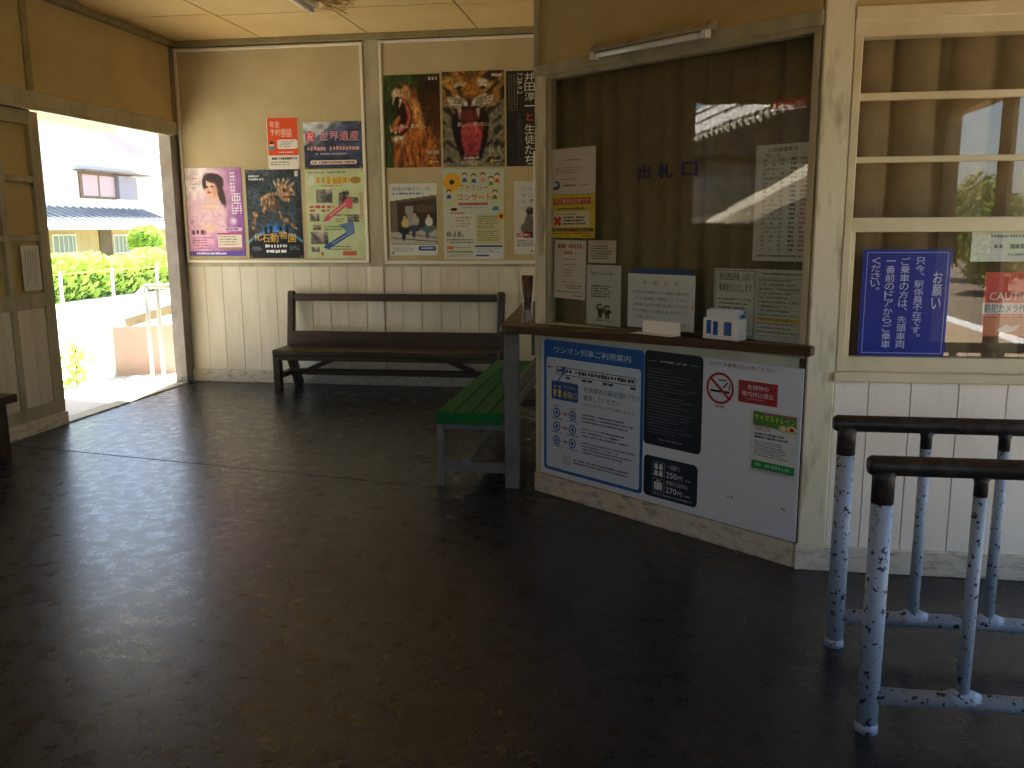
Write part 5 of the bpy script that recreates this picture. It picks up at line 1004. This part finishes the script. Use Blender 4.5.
for r_, vv in enumerate((0.46, 0.585, 0.71)):
    for k in (0.12, 0.30):
        c = B(k, vv+0.03, 0, 0); PN.ring(c[0], c[1], 0.017, 0.005, '2A5A9A', 3); PN.ell(c[0], c[1], 0.006, 0.016, '2A5A9A', 4, 12); q = B(k-0.06, vv+0.075, k+0.06, vv+0.09); PN.greek(*q, 1, '3A5A8A', 0.9, 0)
        if r_ == 0: q = B(k-0.035, vv-0.035, k+0.035, vv-0.02); PN.greek(*q, 1, 'C04848', 0.9, 0)
    a = B(0.175, vv+0.03, 0.23, vv+0.03); PN.line(a[:2], a[2:], 0.007, 'C04848', 3); PN.poly([(a[2]+0.006, a[3]), (a[2]-0.005, a[3]-0.014), (a[2]-0.005, a[3]+0.014)], 'C04848', 3)
    q = B(0.40, vv-0.005, 0.985, vv+0.085+0.02*(r_ == 2)); PN.greek(*q, 3+(r_ == 2), '4A5058', 0.55, 0.35)
q = B(0.20, 0.865, 0.275, 0.94); PN.frame(*q, 0.003, '5A6068', 3); PN.text('人', q[0]+0.005, q[1]+0.01, q[2]-0.005, q[3]-0.01, '5A6068', 0, 4); q = B(0.31, 0.875, 0.90, 0.93); PN.greek(*q, 2, '4A5058', 0.6, 0.15)
u0_, v0_, u1_, v1_ = R(646, 349.5, 701.5, 455); PN.rect(u0_, v0_, u1_, v1_, DKP, 1, r=0.025)
PN.greek(u0_+0.06, v0_+0.055, u1_-0.06, v0_+0.075, 1, 'A8AEB6', 0.8, 0); PN.rect(u0_+0.015, v0_+0.063, u0_+0.045, v0_+0.066, 'A8AEB6', 2); PN.rect(u1_-0.045, v0_+0.063, u1_-0.015, v0_+0.066, 'A8AEB6', 2); PN.greek(u0_+0.015, v0_+0.11, u1_-0.015, v1_-0.07, 22, '626A74', 0.4, 0.6); PN.greek(u0_+0.06, v1_-0.05, u1_-0.06, v1_-0.035, 1, '8A9098', 0.7)
u0_, v0_, u1_, v1_ = R(645, 453.5, 697.5, 508); PN.rect(u0_, v0_, u1_, v1_, '1E2A3A', 1, r=0.025); w_, h_ = u1_-u0_, v1_-v0_
def D_(a, b, c, d): return u0_+a*w_, v0_+b*h_, u0_+c*w_, v0_+d*h_
PN.text('一回乗り', *D_(0.44, 0.13, 0.68, 0.24), 'C8CED6', 0, 4); PN.text('250', *D_(0.43, 0.31, 0.63, 0.45), 'E0E4E8', 0.02, 4); PN.text('円', *D_(0.65, 0.35, 0.73, 0.45), 'E0E4E8', 0.0, 4); PN.text('手回り品持込', *D_(0.43, 0.52, 0.83, 0.62), 'C8CED6', 0, 4); PN.text('270', *D_(0.43, 0.68, 0.63, 0.82), 'E0E4E8', 0.02, 4); PN.text('円', *D_(0.65, 0.72, 0.73, 0.82), 'E0E4E8', 0, 4)
PN.greek(*D_(0.78, 0.40, 0.88, 0.45), 1, 'A8AEB6', 0.8, 0); PN.greek(*D_(0.78, 0.77, 0.88, 0.82), 1, 'A8AEB6', 0.8, 0); PN.greek(*D_(0.18, 0.885, 0.90, 0.94), 1, '9AA0A8', 0.8, 0)
for vv in (0.12, 0.52):
    PN.frame(*D_(0.17, vv, 0.40, vv+0.34), 0.003, '8A929C', 3)
for a, b in ((0.24, 0.2), (0.33, 0.2), (0.24, 0.36), (0.33, 0.36)): c = D_(a, b, 0, 0); PN.ell(c[0], c[1], 0.007, 0.012, 'D8DCE0', 4, 10); q = D_(a-0.035, b+0.035, a+0.035, b+0.09); PN.rect(*q, 'D8DCE0', 4)
PN.rect(*D_(0.21, 0.61, 0.36, 0.80), 'D8DCE0', 4); PN.frame(*D_(0.25, 0.56, 0.32, 0.62), 0.003, 'D8DCE0', 4)
for k in (0.245, 0.315): PN.rect(*D_(k, 0.61, k+0.01, 0.80), '1E2A3A', 5)
q = R(711, 360.5, 776, 373); PN.text('かけこみ乗車はお止めください', *q, 'A03038', 0.015, 3)
c = PN.at(721, 388); PN.ell(c[0], c[1], 0.044, 0.044*PN.W/PN.H, 'D0D4DA', 1); PN.ring(c[0], c[1], 0.047, 0.0075, 'A82A30', 3); k = 0.031; PN.rect(c[0]-0.033, c[1]+0.012, c[0]+0.033, c[1]+0.026, '1E1E20', 3); PN.line((c[0]+0.01, c[1]-0.004), (c[0]+0.026, c[1]-0.04), 0.007, '1E1E20', 3); PN.line((c[0]+0.03, c[1]+0.004), (c[0]+0.034, c[1]-0.03), 0.006, '1E1E20', 3); PN.line((c[0]-0.006, c[1]-0.05), (c[0]+0.02, c[1]-0.05), 0.006, '1E1E20', 3); PN.line((c[0]-k, c[1]-k*1.75), (c[0]+k, c[1]+k*1.75), 0.013, 'A82A30', 5)
q = R(715.5, 404, 726, 408.5); PN.text('禁煙', *q, 'A02A30', 0.03, 3); PN.ell(*PN.at(763, 414), 0.008, 0.008, '9AA0AA', 2, 8)
for x, y in ((729, 496), (733, 497), (785, 510), (783, 508)): c = PN.at(x, y); PN.ell(c[0], c[1], 0.005, 0.006, '7A808A', 2, 7)
PN.done()
S = Sheet('danger_plate', 'red plate with white lettering on the white information panel', 'sign', 'ticket', (739, 379.5), (777, 407.5), 'A52A32', off=0.009)
S.text('危険物の', 0.24, 0.16, 0.78, 0.38, 'E6D8D8', 0.01); S.text('車内持込禁止', 0.10, 0.46, 0.92, 0.70, 'E6D8D8', 0.01); S.greek(0.2, 0.78, 0.74, 0.84, 1, 'D8A8A8', 0.7, 0); S.done()
S = Sheet('cycle_flyer', 'green and white cycle train flyer in a clear sleeve on the information panel', 'flyer', 'ticket', (751, 407.5), (797, 482), 'CBD2D2', off=0.009)
S.rect(0.06, 0.04, 0.94, 0.26, '4A8A3A'); S.poly([(0.06, 0.26), (0.94, 0.26), (0.94, 0.30), (0.06, 0.24)], '8AAA5A', 1); S.rect(0.06, 0.26, 0.94, 0.93, 'D4D8D4', 0); S.text('サイクルトレイン', 0.09, 0.075, 0.92, 0.17, 'E8E060', 0.03); S.rect(0.30, 0.045, 0.55, 0.07, 'B84A7A', 2); S.rect(0.66, 0.045, 0.92, 0.07, 'B84A7A', 2); S.ell(0.68, 0.235, 0.09, 0.052, 'E8D890', 2); S.ell(0.85, 0.235, 0.09, 0.052, 'E8D890', 2); S.ell(0.85, 0.24, 0.05, 0.03, 'A83030', 3); S.ring(0.68, 0.24, 0.07, 0.015, '8A6A30', 4)
S.greek(0.10, 0.24, 0.50, 0.33, 3, 'B8408A', 0.7); S.greek(0.10, 0.36, 0.85, 0.46, 2, '3A3E3A', 0.75, 0.2); S.greek(0.10, 0.49, 0.88, 0.74, 7, '5A5E5A', 0.5); S.rect(0.06, 0.80, 0.94, 0.93, '2E8A44', 2); S.greek(0.14, 0.83, 0.84, 0.90, 1, '8AC89A', 0.8, 0, 3); S.rect(0.06, 0.76, 0.94, 0.80, 'D4D8D4', 2); S.greek(0.06, 0.94, 0.9, 0.975, 1, 'B880A8', 0.6); S.done()

# ---- office window: sheets behind the glass
S = Sheet('request_sign', 'blue sign with white vertical lettering behind the office window', 'sign', 'right', (863.5, 249.5), (944.5, 356.5), '1C2C9A', off=-0.032, thick=0.003)
S.frame(0.045, 0.025, 0.955, 0.975, 0.003, 'A8B4DC', 2); W_ = 'D4DAF0'
S.vtext('お願い', 0.80, 0.20, 0.905, 0.56, W_, 0.015)
S.vtext('只今、駅係員不在です。', 0.595, 0.07, 0.70, 0.86, W_, 0.03); S.vtext('ご乗車の方は、先頭車両', 0.43, 0.07, 0.535, 0.93, W_, 0.03); S.vtext('一番前のドアからご乗車', 0.265, 0.07, 0.37, 0.93, W_, 0.03); S.vtext('ください。', 0.10, 0.07, 0.205, 0.42, W_, 0.03); S.done()
S = Sheet('notice_sheet', 'white notice sheet at the top of the lower office window pane', 'notice', 'right', (972.5, 231), (1075, 261.5), 'D6D8C8', off=-0.032)
S.greek(0.18, 0.12, 0.9, 0.24, 1, '8A8E86', 0.8); S.greek(0.22, 0.42, 0.9, 0.60, 1, '7A7E76', 0.9, 0); S.greek(0.36, 0.72, 0.8, 0.84, 1, '8A8E86', 0.8); S.done()
S = Sheet('caution_sign', 'red and orange camera caution sign behind the office window', 'sign', 'right', (985.5, 272), (1039, 337.5), 'C8402A', off=-0.033, thick=0.002)
S.rect(0.0, 0.47, 1, 0.64, 'D8D4C8', 1); S.text('CAUTION', 0.10, 0.31, 0.93, 0.43, 'E8DCC8', 0.03); S.text('防犯カメラ作動中', 0.03, 0.49, 0.96, 0.62, '22242E', 0.03); S.rect(0.04, 0.70, 0.96, 0.98, 'D0885A', 1); S.poly([(0.25, 0.90), (0.42, 0.80), (0.50, 0.84), (0.66, 0.80), (0.60, 0.90), (0.40, 0.93)], 'E8DCC8', 2); S.greek(0.04, 0.65, 0.95, 0.69, 1, 'E0B8A0', 0.8, 0); S.rect(0.0, 0.70, 0.05, 0.98, 'A83020', 2); S.done()
bpy.data.objects.remove(_fo); bpy.data.curves.remove(_fc)
